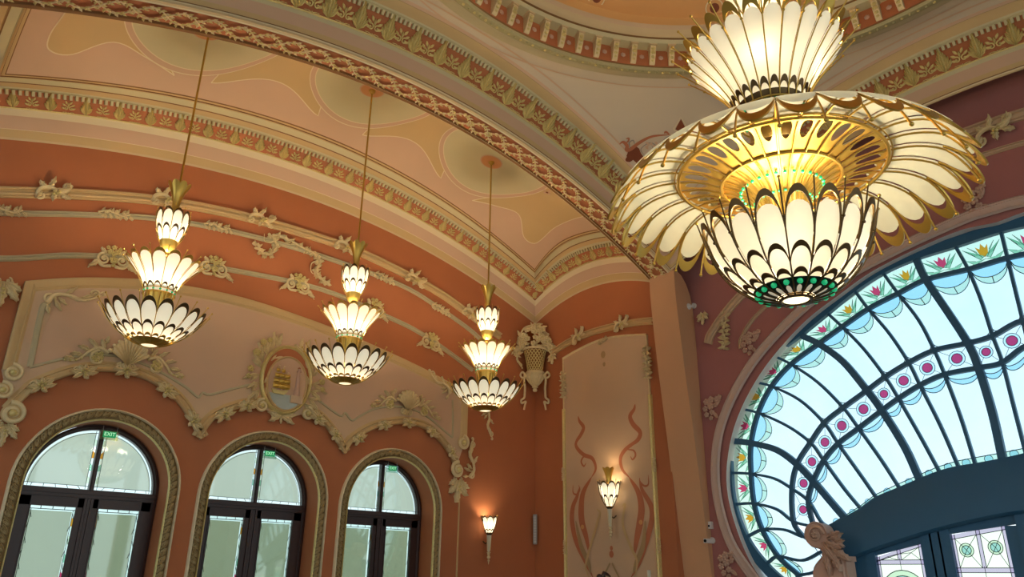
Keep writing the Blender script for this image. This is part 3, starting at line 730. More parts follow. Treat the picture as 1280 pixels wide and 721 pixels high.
for k in range(-(NBR-1), NBR-1):
    ak = max(abs(k), abs(k+1)); nodes = ((1, 3), (4, 6))
    clear.grid([[FL(*cell(k, 1, 3, s/2, t/6), 0) for t in range(7)] for s in range(3)], GL_CLEAR)
    patch(band, k, 0, 1, lambda s: 0, lambda s: 1, GL_PALE, 0, 4)
    patch(blue, k, 1, 3, lambda s: 0, lambda s: .20*dome_(s), GL_BLUE, .003)
    patch(pale, k, 1, 3, lambda s: .20*dome_(s), lambda s: .30*dome_(s)+.0, GL_PALE, .003)
    lead_line(k, 1, 3, [(s/10, .20*dome_(s/10)) for s in range(11)]); lead_line(k, 1, 3, [(s/10, .30*dome_(s/10)) for s in range(11)]); lead_line(k, 1, 3, [(.5, .2), (.5, .3)])
    lead_line(k, 1, 3, [(s/10, 1-.13*(1-dome_(s/10)) if 0 else .87+.11*dome_(s/10)) for s in range(11)])
    # tulip in the flower band
    fl = GL_RED if k % 2 else GL_ORNG
    def q(u, v): return cell(k, 0, 1, u, v)
    band_pts = [[(.5, .35), (.42, .55), (.36, .35), (.45, .42), (.5, .2), (.55, .42), (.64, .35), (.58, .55)]]
    P = [(.36, .28), (.44, .42), (.5, .18), (.56, .42), (.64, .28), (.60, .62), (.5, .74), (.40, .62)]
    plate(tul, lambda a, b, c=0: FL(*q(a, b), c), P, None, .004, fl)
    for s in (-1, 1):
        for P in ([(.5, .7), (.5+s*.12, .8), (.5+s*.42, .25), (.5+s*.22, .62)], [(.5, .8), (.5+s*.3, .92), (.5+s*.46, .7), (.5+s*.25, .8)], [(.5+s*.05, .75), (.5+s*.2, .45), (.5+s*.3, .2), (.5+s*.14, .5)]):
            plate(tul, lambda a, b, c=0: FL(*q(a, b), c), P, None, .004, GL_GREEN)
            leads.tube([FL(*q(*p), .006) for p in P], .003, LEAD, 3, cap=False)
    patch(tul, k, 0, 1, lambda s: .9, lambda s: .99, GL_LILAC, .0035, 4)
    lead_line(k, 0, 1, [(s/4, .9) for s in range(5)])
    if ak <= 12:
        redb.grid([[FL(*cell(k, 3, 4, s, t), 0) for t in (0, 1)] for s in (0, 1)], GL_CLEAR)
        cc = cell(k, 3, 4, .5, .5); w0 = cell(k, 3, 4, 0, .5); w1 = cell(k, 3, 4, 1, .5); h0 = cell(k, 3, 4, .5, 0); h1 = cell(k, 3, 4, .5, 1)
        rr = .19*min(math.dist(w0, w1), math.dist(h0, h1))
        plate(redb, FL, [(cc[0]+rr*math.cos(a), cc[1]+rr*math.sin(a)) for a in [TAU*i/14 for i in range(14)]], None, .004, GL_RED)
        plate(redb, FL, [(cc[0]+rr*1.5*math.cos(a), cc[1]+rr*1.5*math.sin(a)) for a in [TAU*i/14 for i in range(14)]], None, .002, GL_CLEAR)
        for rad in (rr, rr*1.5): leads.tube([FL(cc[0]+rad*math.cos(a), cc[1]+rad*math.sin(a), .006) for a in [TAU*i/14 for i in range(15)]], .004, LEAD, 4, cap=False)
        for c4 in ((0, 0), (0, 1), (1, 0), (1, 1)):
            e = cell(k, 3, 4, *c4); d = math.dist(cc, e); leads.tube([FL(cc[0]+(e[0]-cc[0])*rr*1.5/d, cc[1]+(e[1]-cc[1])*rr*1.5/d, .006), FL(*e, .006)], .003, LEAD, 4)
    if ak <= 11:
        clear.grid([[FL(*cell(k, 4, 6, s/2, t/6), 0) for t in range(7)] for s in range(3)], GL_CLEAR)
        patch(blue, k, 4, 6, lambda s: 0, lambda s: .10*dome_(s), GL_CLEAR, .003); patch(blue, k, 4, 6, lambda s: .10*dome_(s), lambda s: .16*dome_(s), GL_BLUE, .003)
        lead_line(k, 4, 6, [(s/10, .10*dome_(s/10)) for s in range(11)]); lead_line(k, 4, 6, [(s/10, .16*dome_(s/10)) for s in range(11)])
        patch(pale, k, 4, 6, lambda s: .90, lambda s: 1, GL_PALE, .003, 2); lead_line(k, 4, 6, [(0, .9), (1, .9)])
        cc = cell(k, 4, 6, .5, .95); plate(blue, FL, [(cc[0]+.045*math.cos(a), cc[1]+.045*math.sin(a)) for a in [TAU*i/12 for i in range(12)]], None, .005, GL_BLUE)
        leads.tube([FL(cc[0]+.045*math.cos(a), cc[1]+.045*math.sin(a), .008) for a in [TAU*i/12 for i in range(13)]], .003, LEAD, 4)
for m_, nme in ((clear, 'clear_glass'), (band, 'flower_band_glass'), (redb, 'red_dot_glass'), (blue, 'blue_glass'), (pale, 'pale_glass'), (tul, 'tulip_glass'), (leads, 'lead_lines')): m_.build(nme, win)
# curved fascia and glazed doors beneath
FB0 = [onX(x, y, XF-.05) for x, y in [(1220, 648), (1150, 666), (1073, 692)]]
fbot = full([(2.15, FB0[0][1]+.09), (2.6, FB0[0][1]+.065)]+FB0+[(4.62, FB0[2][1]-.08)], 5)
ftop = [p for p in BC]
mb = MB(); n = 60; T = resample(ftop, n); Bt = resample(fbot, n)
if (T[0][0] < T[-1][0]) != (Bt[0][0] < Bt[-1][0]): Bt = Bt[::-1]
mb.grid([[FL(*T[i], -.02), FL(*T[i], .10), FL(T[i][0], T[i][1]-.04, .13), FL(*Bt[i], .13), FL(Bt[i][0], Bt[i][1]-.03, .09), FL(Bt[i][0], Bt[i][1]-.03, -.05)] for i in range(n+1)], BLUEW)
mb.build('curved_fascia', win, smooth=True)
dq = {}
XP = XF-.0
def zq(L): return [onX(1060+x/4.477, 560+y/4.477, XP) for x, y in L]
Q1 = zq([(155, 610), (415, 520), (450, 721), (175, 721)]); Q2 = zq([(570, 485), (885, 425), (950, 721), (610, 721)])
def ftz(y):   # height of fascia bottom at y
    return min(Bt, key=lambda p: abs(p[0]-y))[1]
posts = [4.60, (Q1[1][0]+Q2[0][0])/2, Q2[1][0]-.17]
def pane_set(y0, y1, z0, z1, mir, idx):
    d = empty('door_%d' % idx, (XF, (y0+y1)/2 if not mir else 2*HCY-(y0+y1)/2, 0)); structure(d)
    yc = (y0+y1)/2; W = abs(y1-y0)/2; sgn = -1 if mir else 1
    def G(a, b, c=0): return Vector((-c, sgn*(a-yc), b))
    def bar(p, q, w=.008, c=.008, m=LEAD): mbp.tube([G(*p, c), G(*q, c)], w/2, m, 4)
    mbf = MB(); ml, mr = y0+.17, y1-.17        # y0 > y1 runs towards the middle
    ya, yb = max(y0, y1), min(y0, y1)
    pw = .11
    for p in (ya+.02+pw/2-.02, yb-.0-pw/2): mbf.box(G(p, 1.1, .0), (.04, pw/2+.01, 1.1), BLUEW)
    mbf.box(G(yc, .4, 0), (.035, W, .4), BLUEW)
    top = [(ya+.1, ftz(ya)), (yb-.1, ftz(yb))]
    mbf.add([G(ya+.1, ftz(ya)+.05, .02), G(yb-.1, ftz(yb)+.05, .02), G(yb-.1, z1, .02), G(ya+.1, z0, .02), G(ya+.1, ftz(ya)+.05, -.03), G(yb-.1, ftz(yb)+.05, -.03), G(yb-.1, z1, -.03), G(ya+.1, z0, -.03)], [(0, 1, 2, 3), (4, 5, 6, 7), (2, 3, 7, 6), (0, 1, 5, 4)], BLUEW)
    mbf.build('door_frame', d)
    mbp = MB(); zt = lambda y: z0+(z1-z0)*(ya-y)/(ya-yb)
    mbp.add([G(ya, z0, 0), G(yb, z1, 0), G(yb, .8, 0), G(ya, .8, 0)], [(0, 1, 2, 3)], GL_YEL)
    bw = .05; zc = z0-(.04 if z1-z0 > .1 else .0)-(.0)
    zr = (z1 if z1-z0 < .12 else z0+.04)-.42 if z1-z0 < .12 else z0-.04
    zr = z0-.03 if z1-z0 > .12 else z0-.36
    for a, b in (((ya-bw, .8), (ya-bw, zt(ya-bw))), ((yb+bw, .8), (yb+bw, zt(yb+bw))), ((ya, z0-bw), (yb, z1-bw)), ((ya, zr), (yb, zr)), ((ya, zr-bw), (yb, zr-bw)), ((yc-.02, zr), (yc-.02, zt(yc))), ((yc+.02, zr), (yc+.02, zt(yc)))): bar(a, b)
    for P in ([(ya, .8), (ya, z0), (ya-bw, zt(ya-bw)), (ya-bw, .8)], [(yb, .8), (yb, z1), (yb+bw, zt(yb+bw)), (yb+bw, .8)], [(ya, z0), (yb, z1), (yb, z1-bw), (ya, z0-bw)], [(ya, zr), (yb, zr), (yb, zr-bw), (ya, zr-bw)], [(yc-.02, zr), (yc-.02, zt(yc)), (yc+.02, zt(yc)), (yc+.02, zr)]):
        mbp.add([G(*p, .003) for p in P], [(0, 1, 2, 3)], GL_LILAC)
    for s in (-1, 1):
        c1 = (yc+s*(W/2), (zr+zt(yc+s*W/2))/2)
        for x, z in ((yc+s*.02, zr), (yc+s*(W-bw), zr), (yc+s*.02, zt(yc)-bw), (yc+s*(W-bw), zt(yc+s*(W-bw))-bw)): bar(c1, (x, z), .006)
        if z1-z0 < .12:
            for r_, m_ in ((.075, GL_PALE), (.05, GL_BLUE)):
                plate(mbp, G, [(c1[0]+r_*math.cos(a), c1[1]+r_*math.sin(a)) for a in [TAU*i/16 for i in range(16)]], None, .004+(.075-r_)*.1, m_)
                mbp.tube([G(c1[0]+r_*math.cos(a), c1[1]+r_*math.sin(a), .01) for a in [TAU*i/16 for i in range(17)]], .004, LEAD, 4)
    cz = zr-bw-.35; 
    for r_, m_ in ((.27, GL_PALE), (.21, GL_BLUE)):
        ell = [(yc+r_*math.cos(a), cz+r_*1.05*math.sin(a)) for a in [TAU*i/24 for i in range(25)]]
        plate(mbp, G, ell[:-1], None, .004+(.27-r_)*.03, m_); mbp.tube([G(*p, .012) for p in ell], .005, LEAD, 4)
    for a in (.5, 1.57, 2.64): bar((yc+.27*math.cos(a), cz+.28*math.sin(a)), (yc+.42*math.cos(a), cz+.42*math.sin(a)), .006)
    mbp.build('stained_glass_pane', d)
ix = 4
for Q in (Q1, Q2):
    for mir in (False, True):
        pane_set(Q[0][0], Q[1][0], Q[0][1], Q[1][1], mir, ix); ix += 1
# middle pair of doors between the mirrored ones
mb = MB()
mid0 = Q2[1][0]-.17
for s in (1, -1): mb.box((XF, HCY+s*(mid0-HCY), 1.15), (.06, .06, 1.2), BLUEW)
for p in (4.6, (Q1[1][0]+Q2[0][0])/2):
    for y in (p, 2*HCY-p): mb.box((XF+.01, y, .97 if p == 4.6 else 1.08), (.05, .075 if p == 4.6 else .06, .97 if p == 4.6 else 1.08), BLUEW)

for y in (4.50, 2*HCY-4.50): mb.box((XF, y, .98), (.03, .10, .98), BLUEW)
structure(mb.build('trim_6'))
mb = MB(); mb.add([(XF, 2*HCY-mid0, .8), (XF, mid0, .8), (XF, mid0, 2.18), (XF, 2*HCY-mid0, 2.18)], [(0, 1, 2, 3)], GL_YEL)
mb.box((XF, HCY, 1.15), (.04, .05, 1.2), BLUEW); mb.box((XF, HCY, .4), (.035, mid0-HCY, .4), BLUEW); structure(mb.build('door_8'))
# ================================================================== STUCCO ON THE ARCH WALL
def pa(L): return [onY(x, y, YA) for x, y in L]
def pb(L): return [onX(x, y, XB) for x, y in L]
def pw(L): return [onX(x, y, XW) for x, y in L]
M1 = catmull(pa([(0, 240), (100, 243), (200, 251), (300, 269.5), (400, 298), (462, 321), (540, 361), (581, 389), (624, 420)]), 6)
M1 = catmull([(-.05, 5.45), (.3, 5.62)], 1)+M1
M2 = catmull([(-.05, 5.28)]+pa([(0, 266), (100, 268), (200, 273.5), (300, 291.5), (400, 319.5), (500, 356), (550, 386), (588, 413), (612, 436)]), 6)
M3 = catmull([(-.05, 4.75)]+pa([(0, 323), (94, 319), (190, 325), (281, 336), (400, 361), (487, 397), (525, 416), (559, 439), (590, 462)]), 6)
def band_obj(name, F, P, w, h, m, n=0):
    mb = MB(); a = w/2
    pr = [(a, 0), (a, h*.5), (a*.8, h*.55), (a*.7, h), (a*.35, h), (a*.25, h*.6), (-a*.25, h*.6), (-a*.35, h), (-a*.7, h*.9), (-a*.85, h*.45), (-a, h*.4), (-a, 0)]
    mould(mb, F, P, pr, m); return structure(mb.build(name, smooth=True))
band_obj('trim_7', FA, M1, .135, .075, TAN); band_obj('trim_8', FA, M2, .07, .05, SAGE); band_obj('trim_9', FA, M3, .07, .05, SAGE)
# raised panel
top_l = pa([(1.5, 462), (30.5, 352)]); top_arc = catmull(pa([(30.5, 352), (90, 348), (150, 348.5), (200, 353), (300, 372), (400, 405), (470, 434), (530, 462), (583, 491)]), 6)
d1 = catmull(pa([(13.7, 516), (33, 496), (50, 483), (96, 467), (142, 465), (184, 476), (217, 499), (234, 522), (249, 549)]), 6)
d2a = catmull(pa([(249, 549), (259, 533), (272, 521), (301, 510), (324, 507)]), 6); d2b = catmull(pa([(383, 516), (396.5, 523), (412, 541), (429, 567)]), 6)
d2 = d2a+catmull([d2a[-1], (4.70, 3.66), d2b[0]], 6)[1:]+d2b[1:]
d3 = catmull(pa([(429, 567), (440, 552), (462, 538), (484, 532), (506.7, 530), (529, 535.6), (544, 547), (560, 567), (568, 586)]), 6)
low = d1+d2[1:]+d3[1:]
right = pa([(582, 549)])
outer_p = [top_l[0]]+top_arc+[(top_arc[-1][0], right[0][1]), d3[-1]]+low[::-1][1:]
pn = MB(); plate(pn, FA, outer_p, 0, .03, PINKW); structure(pn.build('trim_10'))
in_l = catmull(pa([(36.6, 459), (80, 448), (113, 443.5), (145, 445), (173, 453), (196, 463), (230, 483), (246, 496), (252, 491), (261, 493), (285, 487), (313, 480)]), 4)
in_m = pa([(354, 530)])
in_r = catmull(pa([(392, 496.6), (423, 519), (430, 516), (438.7, 525), (450, 519), (469, 510), (500, 508), (529, 518), (560, 543), (564, 541), (564, 500)]), 4)
io = offset(top_arc, -.16) if offset(top_arc, .1)[10][1] > top_arc[10][1] else offset(top_arc, .16)
inner_p = in_l+[(4.4, 3.9), (4.95, 3.9)]+in_r+[p for p in io[::-1] if 1.6 < p[0] < in_r[-1][0]]
mb = MB(); plate(mb, FA, inner_p, .03, .034, MAUVE)
bord = [top_l[0]]+top_arc+[(top_arc[-1][0], right[0][1])]
sg = 1 if offset(bord, .1)[len(bord)//2][1] < bord[len(bord)//2][1] else -1
mould(mb, FA, bord, [(0, 0), (0, .06), (sg*.02, .07), (sg*.05, .06), (sg*.09, .045), (sg*.10, .055), (sg*.115, .045), (sg*.13, .03)], TAN)
ln = [in_r[-1]]
for P in (in_l, in_r): mould(mb, FA, P, [(-.018, .03), (-.012, .05), (.012, .05), (.018, .03)], SAGE)
mould(mb, FA, catmull(pa([(36.6, 459), (44, 422), (52, 386), (56, 381), (62, 382)]), 4), [(-.035, .03), (-.02, .055), (.02, .055), (.035, .03)], SAGE)
structure(mb.build('trim_11', smooth=True))
mb = MB()
for P in (d1, d2a, d2b, d3):
    s1 = 1 if offset(P, .1)[len(P)//2][1] > P[len(P)//2][1] else -1
    mould(mb, FA, P, [(0, 0), (0, .07), (s1*.015, .085), (s1*.035, .07), (s1*.05, .05), (s1*.075, .05), (s1*.085, .065), (s1*.10, .045), (s1*.125, .03)], TAN)
structure(mb.build('trim_12', smooth=True))

# ---- relief kinds --------------------------------------------------------------
CACHE = {}
def relief(name, label, cat, M, kind, group=None):
    e = empty(name, mw=M); tag(e, label, cat, group)
    if kind not in CACHE:
        parts = KINDS[kind](); CACHE[kind] = [(n, mb) for n, mb in parts]; CACHE[kind] = [(n, _mesh(n, mb)) for n, mb in CACHE[kind]]
    for n, me in CACHE[kind]: link(n, me, e)
    return e
def _mesh(n, mb):
    o = mb.build(n, smooth=True); me = o.data; bpy.data.objects.remove(o); return me
def k_sprig():
    a = MB(); r_vine(a, [(-.22, -.01), (-.1, .03), (0, 0), (.1, -.03), (.2, .01)], .012, ORN, False, .05)
    for i in range(13):
        x = -.2+.033*i; s = 1 if i % 2 else -1; r_leaf(a, x, .0, s*(.9+.2*(i % 3)), .085, .02, ORN, .03, .04, 0, nn=6)
    b = MB()
    for x, y in ((-.12, .0), (.02, .02), (.12, -.01)): r_flower(b, x, y, .032, ORN, 5, .02, .06, ORNG)
    return [('leafy_vine', a), ('flower', b)]
def k_rosette():        # flowers over a pair of scrolls with drooping leaf ends
    out = []
    for s in (-1, 1):
        a = MB(); r_spiral(a, s*.12, -.02, PI/2, .09, ORN, 1.5, .022, -s, n=24)
        r_vine(a, [(s*.03, -.12), (s*.14, -.13), (s*.22, -.06), (s*.27, -.12), (s*.32, -.19)], .026, ORN, True, .03)
        r_leaf(a, s*.18, -.05, (-.9 if s > 0 else PI+.9), .17, .04, ORN, .04, .04, 4, s*.5); r_leaf(a, s*.08, .06, PI/2-s*.8, .12, .035, ORN, .03, .04, 3); out.append(('leaf_scroll', a))
    for x, y, r in ((0, -.03, .06), (-.05, .09, .045), (.05, .09, .045), (0, .155, .042), (0, .06, .04), (-.08, .15, .03), (.08, .14, .03), (0, -.11, .03)): b = MB(); r_flower(b, x, y, r, ORNG, 5, .04, .03); out.append(('gilt_flower', b))
    return out
def k_shell():
    a = MB(); n = 11; rows = []
    for i in range(n*4+1):
        t = i/(n*4); ang = PI/2+1.15*(1-2*t); rib_ = .035*abs(math.cos(PI*n*t))+.02; R = .30*(1+.06*abs(math.sin(PI*n*t+PI/2)))
        rows.append([(R*q*math.cos(ang)*.82, -.16+R*q*math.sin(ang)*1.15, .02+(rib_)*math.sin(PI*min(1, q+.12)*.8)+.05*q) for q in (.12, .3, .5, .7, .85, 1)]+[(R*math.cos(ang)*.82, -.16+R*math.sin(ang)*1.15, 0)])
    a.grid(rows, ORN)
    for i in range(9):
        an = PI/2+1.1*(1-2*i/8); a.ball((.27*math.cos(an), -.15+.35*math.sin(an), .06), .034, ORN, 6, 4)
    for s in (-1, 1): r_spiral(a, s*.07, -.18, PI/2, .055, ORN, 1.3, .02, -s, n=18)
    for k in range(5): r_leaf(a, 0, -.1, -PI/2+(k-2)*.35, .14, .03, ORN, .04, .03, 2, nn=8)
    out = [('shell', a)]
    for s in (-1, 1):
        b = MB(); r_spiral(b, s*.36, -.11, PI/2, .105, ORN, 1.15, .024, -s, n=24); r_vine(b, [(s*.25, -.02), (s*.38, .03), (s*.5, -.06), (s*.6, -.17), (s*.75, -.21)], .028, ORN, True, .025)
        for x, y, an, L in ((.30, .0, 1.4, .16), (.38, .02, .9, .17), (.47, -.03, .5, .16), (.55, -.1, .2, .15), (.64, -.16, .1, .13), (.3, .1, 1.9, .1)): r_leaf(b, s*x, y, an if s > 0 else PI-an, L, .035, ORN, .035, .05, 3, s*-.5, nn=9)
        out.append(('side_scroll', b))
        for x, y in ((.33, -.1), (.39, -.07), (.38, -.14), (.34, -.05), (.42, -.12)): c = MB(); r_flower(c, s*x, y, .034, ORNG, 5, .03, .03); out.append(('gilt_flower', c))
        for x, y in ((.62, -.2), (.68, -.215), (.74, -.22), (.56, -.17)): c = MB(); c.ball((s*x, y+.02, .03), .018, ORNG, 6, 4); out.append(('bead', c))
    return out
def k_arcleaf():        # leaf and berry clasp on the scalloped moulding
    a = MB()
    for an, L in ((.3, .15), (-.2, .14), (PI-.3, .15), (PI+.25, .13), (1.2, .10), (1.9, .1), (-1.3, .08)): r_leaf(a, 0, 0, an, L, .035, ORN, .035, .04, 3, .4, nn=8)
    r_spiral(a, .07, .045, 0, .035, ORN, 1.2, .01, 1, n=12); r_spiral(a, -.07, .045, PI, .035, ORN, 1.2, .01, -1, n=12)
    b = MB()
    for x, y in ((0, 0), (.03, .02), (-.03, .02), (0, .04), (.0, -.03)): b.ball((x, y, .05), .018, ORNG, 6, 4)
    return [('leaves', a), ('berry_cluster', b)]
def k_swirl():          # long leafy scroll
    a = MB(); r_vine(a, [(-.28, -.04), (-.2, .07), (-.05, .08), (.1, .04), (.22, .08), (.3, .12)], .03, ORN, True, .03); r_spiral(a, -.26, .02, 0, .065, ORN, 1.4, .018, 1, n=20); r_spiral(a, .24, .14, PI, .055, ORN, 1.4, .015, -1, n=20); r_spiral(a, .33, .15, PI, .035, ORN, 1.2, .012, -1, n=14)
    for x, y, an, L in ((-.2, .03, -1.2, .17), (-.16, .05, -.9, .13), (-.05, .07, -.3, .2), (.05, .06, .25, .22), (-.27, -.05, -1.5, .12), (-.1, .1, .5, .16)): r_leaf(a, x, y, an, L, .028, ORN, .03, .03, 2, .3, nn=8)
    return [('leaf_scroll', a)]
def k_volute():
    a = MB(); r_spiral(a, 0, 0, PI/2, .13, ORN, 1.7, .032, -1, n=36); a.ball((0, 0, .05), .045, ORNG, 10, 5); a.lathe([(.0, .03), (.09, .03), (.12, .0)], TAN, 20)
    return [('spiral', a)]
def k_drop():           # acanthus hanging below a volute
    a = MB()
    for an, L, x in ((-PI/2, .34, 0), (-PI/2-.5, .26, -.02), (-PI/2+.5, .26, .02), (-PI/2-.9, .17, -.03), (-PI/2+.9, .18, .03)): r_leaf(a, x, 0, an, L, .06, ORN, .05, .07, 4, .15*(1 if x > 0 else -1), nn=12)
    for s in (-1, 1): r_spiral(a, s*.05, .02, PI/2, .04, ORN, 1.2, .012, -s, n=14)
    for k in range(5): a.ball((0, -.1-.05*k, .07-.006*k), .024-.003*k, ORNG, 6, 4)
    return [('acanthus_leaves', a)]
def k_trail():          # vertical flower trail
    a = MB(); r_vine(a, [(0, .3), (.03, .15), (-.02, 0), (.02, -.15), (0, -.3)], .012, ORN, False, .02); b = MB()
    rnd = random.Random(4)
    for i in range(22):
        y = .28-.027*i; s = 1 if i % 2 else -1; r_leaf(a, .0, y, (0 if s > 0 else PI)+rnd.uniform(-.9, .5)*s, .08+.03*rnd.random(), .02, ORN, .03, .03, 0, nn=6)
    for i in range(10): r_flower(b, rnd.uniform(-.04, .05), .26-.058*i, .026+.008*rnd.random(), ORN, 5, .02, .03, ORNG)
    return [('leafy_vine', a), ('flowers', b)]
def k_bunch():          # bunch of five-petalled blossoms
    out = []
    for x, y, r in ((-.12, .10, .062), (-.02, .13, .066), (.09, .12, .06), (-.15, -.02, .058), (-.04, .02, .07), (-.13, -.13, .055), (-.02, -.10, .055), (.06, .02, .045), (.16, .15, .05), (-.05, -.2, .045)): b = MB(); r_flower(b, x, y, r, ORNP, 5, .035, .01); out.append(('blossom', b))
    a = MB(); r_leaf(a, .05, 0, .8, .16, .03, ORNP, .03, .02, 0); r_leaf(a, 0, -.1, -.9, .15, .03, ORNP, .03, .02, 0)
    return out+[('leaves', a)]
def k_festoon():        # vine garland hung in loops from a moulding
    a = MB(); r_vine(a, [(-.62, -.22), (-.5, -.31), (-.38, -.27), (-.33, -.12), (-.42, .0), (-.3, .06), (-.1, .04), (.12, .0), (.32, -.03), (.42, -.12), (.38, -.26), (.46, -.38), (.6, -.42)], .016, ORN, False, .045, seg=6)
    r_vine(a, [(-.3, .06), (-.4, -.08), (-.52, -.12), (-.55, .0)], .012, ORN, True, .04); r_vine(a, [(.4, -.1), (.28, -.2), (.3, -.34), (.4, -.36)], .012, ORN, True, .04)
    b = MB(); rnd = random.Random(9); Q = catmull([(-.62, -.22), (-.5, -.31), (-.38, -.27), (-.33, -.12), (-.42, .0), (-.3, .06), (-.1, .04), (.12, .0), (.32, -.03), (.42, -.12), (.38, -.26), (.46, -.38), (.6, -.42)], 5)
    for i, q in enumerate(Q):
        for s in (-1, 1): r_leaf(b, q[0], q[1], rnd.uniform(0, TAU), .075, .018, ORN, .03, .04, 0, nn=5)
        if i % 3 == 0: r_flower(b, q[0], q[1], .03, ORN, 5, .02, .055, ORNG)
    return [('vine', a), ('leaves_and_flowers', b)]
KINDS = dict(sprig=k_sprig, rosette=k_rosette, shell=k_shell, arcleaf=k_arcleaf, swirl=k_swirl, volute=k_volute, drop=k_drop, trail=k_trail, bunch=k_bunch, festoon=k_festoon)
def k_clasp():
    a = MB()
    r_vine(a, [(-.19, -.06), (-.14, .03), (-.03, .05), (.05, -.02), (.12, -.01), (.19, .07)], .024, ORN, False, .03)
    r_spiral(a, -.16, -.045, .5, .05, ORN, 1.3, .016, -1, n=18); r_spiral(a, .16, .055, PI+.5, .05, ORN, 1.3, .016, -1, n=18)
    for x, y, an, L in ((-.05, .05, .7, .15), (-.08, .04, 1.9, .10), (.0, .02, -.2, .17), (.06, -.02, -.9, .13), (.02, .0, -2.2, .13), (.1, .0, .6, .12), (-.12, .0, -2.6, .11)): r_leaf(a, x, y, an, L, .034, ORN, .035, .05, 3, .5, nn=9)
    b = MB()
    for x, y in ((.02, -.035), (-.02, -.045), (.0, -.01), (.045, -.02)): b.ball((x, y, .055), .022, ORNG, 6, 4)
    return [('leaf_scroll', a), ('berry_cluster', b)]
KINDS['clasp'] = k_clasp
def tang(F, x, y, dx=12):    # wall angle of the curve through two pixels is measured on the wall
    return 0
def place(kind, name, label, x, y, ang=0., s=1., flip=1, wall='A', c=.02, cat='ornament', group=None):
    if wall == 'A': a, b = onY(x, y, YA); M = MA(a, b, c, ang, s, flip)
    elif wall == 'B': a, b = onX(x, y, XB); M = MBm(a, b, c, ang, s, flip)
    else: a, b = onX(x, y, XW); M = MWm(a, b, c, ang, s, flip)
    return relief(name, label, cat, M, kind, group)
N_ = 'stucco_ornament'
for lab, x, y, an in (('curled leaf clasp on the wide top moulding, left of the nearest small chandelier rod', 66, 241, .35), ('curled leaf clasp on the wide top moulding, behind the hood of the left small chandelier', 207, 250, .22), ('curled leaf clasp on the wide top moulding, right of the left small chandelier', 325, 275, .05), ('curled leaf clasp on the wide top moulding, touching the hood of the middle small chandelier', 430, 309, -.05), ('curled leaf clasp on the wide top moulding, between middle and right small chandeliers', 517, 350, -.15), ('curled leaf clasp on the wide top moulding, just left of the right small chandelier', 587, 393, -.28)):
    place('clasp', N_, lab, x, y, an, 1.05, 1, c=.05)
for lab, x, y, an in (('leafy sprig on the thin upper moulding at the left edge of the photo', 5, 264, .25), ('leafy sprig on the thin upper moulding below the leftmost curled clasp', 142, 268, .18), ('leafy sprig on the thin upper moulding right of the left small chandelier', 270, 284, .08), ('leafy sprig on the thin upper moulding just right of the middle small chandelier', 478, 347, -.12), ('leafy sprig on the thin upper moulding left of the right small chandelier', 549, 386, -.2)):
    place('sprig', N_, lab, x, y, an, .9, 1, c=.02)
place('festoon', 'stucco_festoon', 'looping leaf and flower festoon between the left and middle small chandeliers', 370, 308, -.06, .98, 1, c=.01, cat='festoon')
for lab, x, y, an in (('gilt flower rosette with scrolls, just left of the left small chandelier', 140, 324, .12), ('gilt flower rosette with scrolls, just right of the left small chandelier', 266, 335, .04), ('gilt flower rosette with scrolls, left of the middle small chandelier', 371, 356, -.02), ('gilt flower rosette with scrolls, behind the crown of the middle small chandelier', 466, 386, -.08), ('gilt flower rosette with scrolls, between middle and right small chandeliers', 537, 428, -.12)):
    place('rosette', 'rosette_ornament', lab, x, y, an, .88, 1, c=.03)
place('shell', 'shell_cartouche', 'stucco shell cartouche on the pink panel, below the left small chandelier', 159, 444, .02, .92, c=.035, cat='cartouche')
place('shell', 'shell_cartouche', 'stucco shell cartouche on the pink panel, above the right arched door', 507, 503, -.02, .88, c=.035, cat='cartouche')
place('swirl', 'leaf_scroll_ornament', 'long pale leaf scroll in the upper left corner of the pink panel', 90, 379, .12, 1.0, c=.04)
place('swirl', 'leaf_scroll_ornament', 'long pale leaf scroll in the upper right corner of the pink panel', 547, 482, -.35, .85, -1, c=.04)
place('drop', 'leaf_drop_ornament', 'leaf drop hanging on the wall at the far left edge below the thin moulding', 4, 352, .1, 1.0, c=.01)
place('volute', 'volute', 'spiral volute ending the pink panel border at its lower left corner', 15, 466, .2, .75, c=.04)
place('volute', 'volute', 'spiral volute at the far left edge between the panel corner and the arch moulding', 2, 488, .2, .75, c=.04)
place('volute', 'volute', 'large spiral volute at the left end of the scalloped moulding over the left door', 14, 517, .3, .95, c=.05)
place('drop', 'leaf_drop_ornament', 'acanthus drop below the large volute at the far left', 6, 530, .1, .75, c=.02)
place('volute', 'volute', 'spiral volute at the left foot of the ship medallion', 325, 507, -.2, .72, -1, c=.05)
place('volute', 'volute', 'spiral volute at the right foot of the ship medallion', 382, 517, .1, .72, c=.05)
place('volute', 'volute', 'large spiral volute at the right end of the scalloped moulding over the right door', 569, 587, -.1, 1.0, -1, c=.05)
place('volute', 'volute', 'spiral volute at the lower right corner of the pink panel', 576, 553, -.1, .9, c=.05)
place('drop', 'leaf_drop_ornament', 'acanthus drop below the volute beside the right door', 572, 600, -.05, 1.05, c=.0)
place('swirl', 'leaf_scroll_ornament', 'leafy scroll standing beside the volutes at the right end of the pink panel', 584, 574, -1.35, 1.0, -1, c=.02)
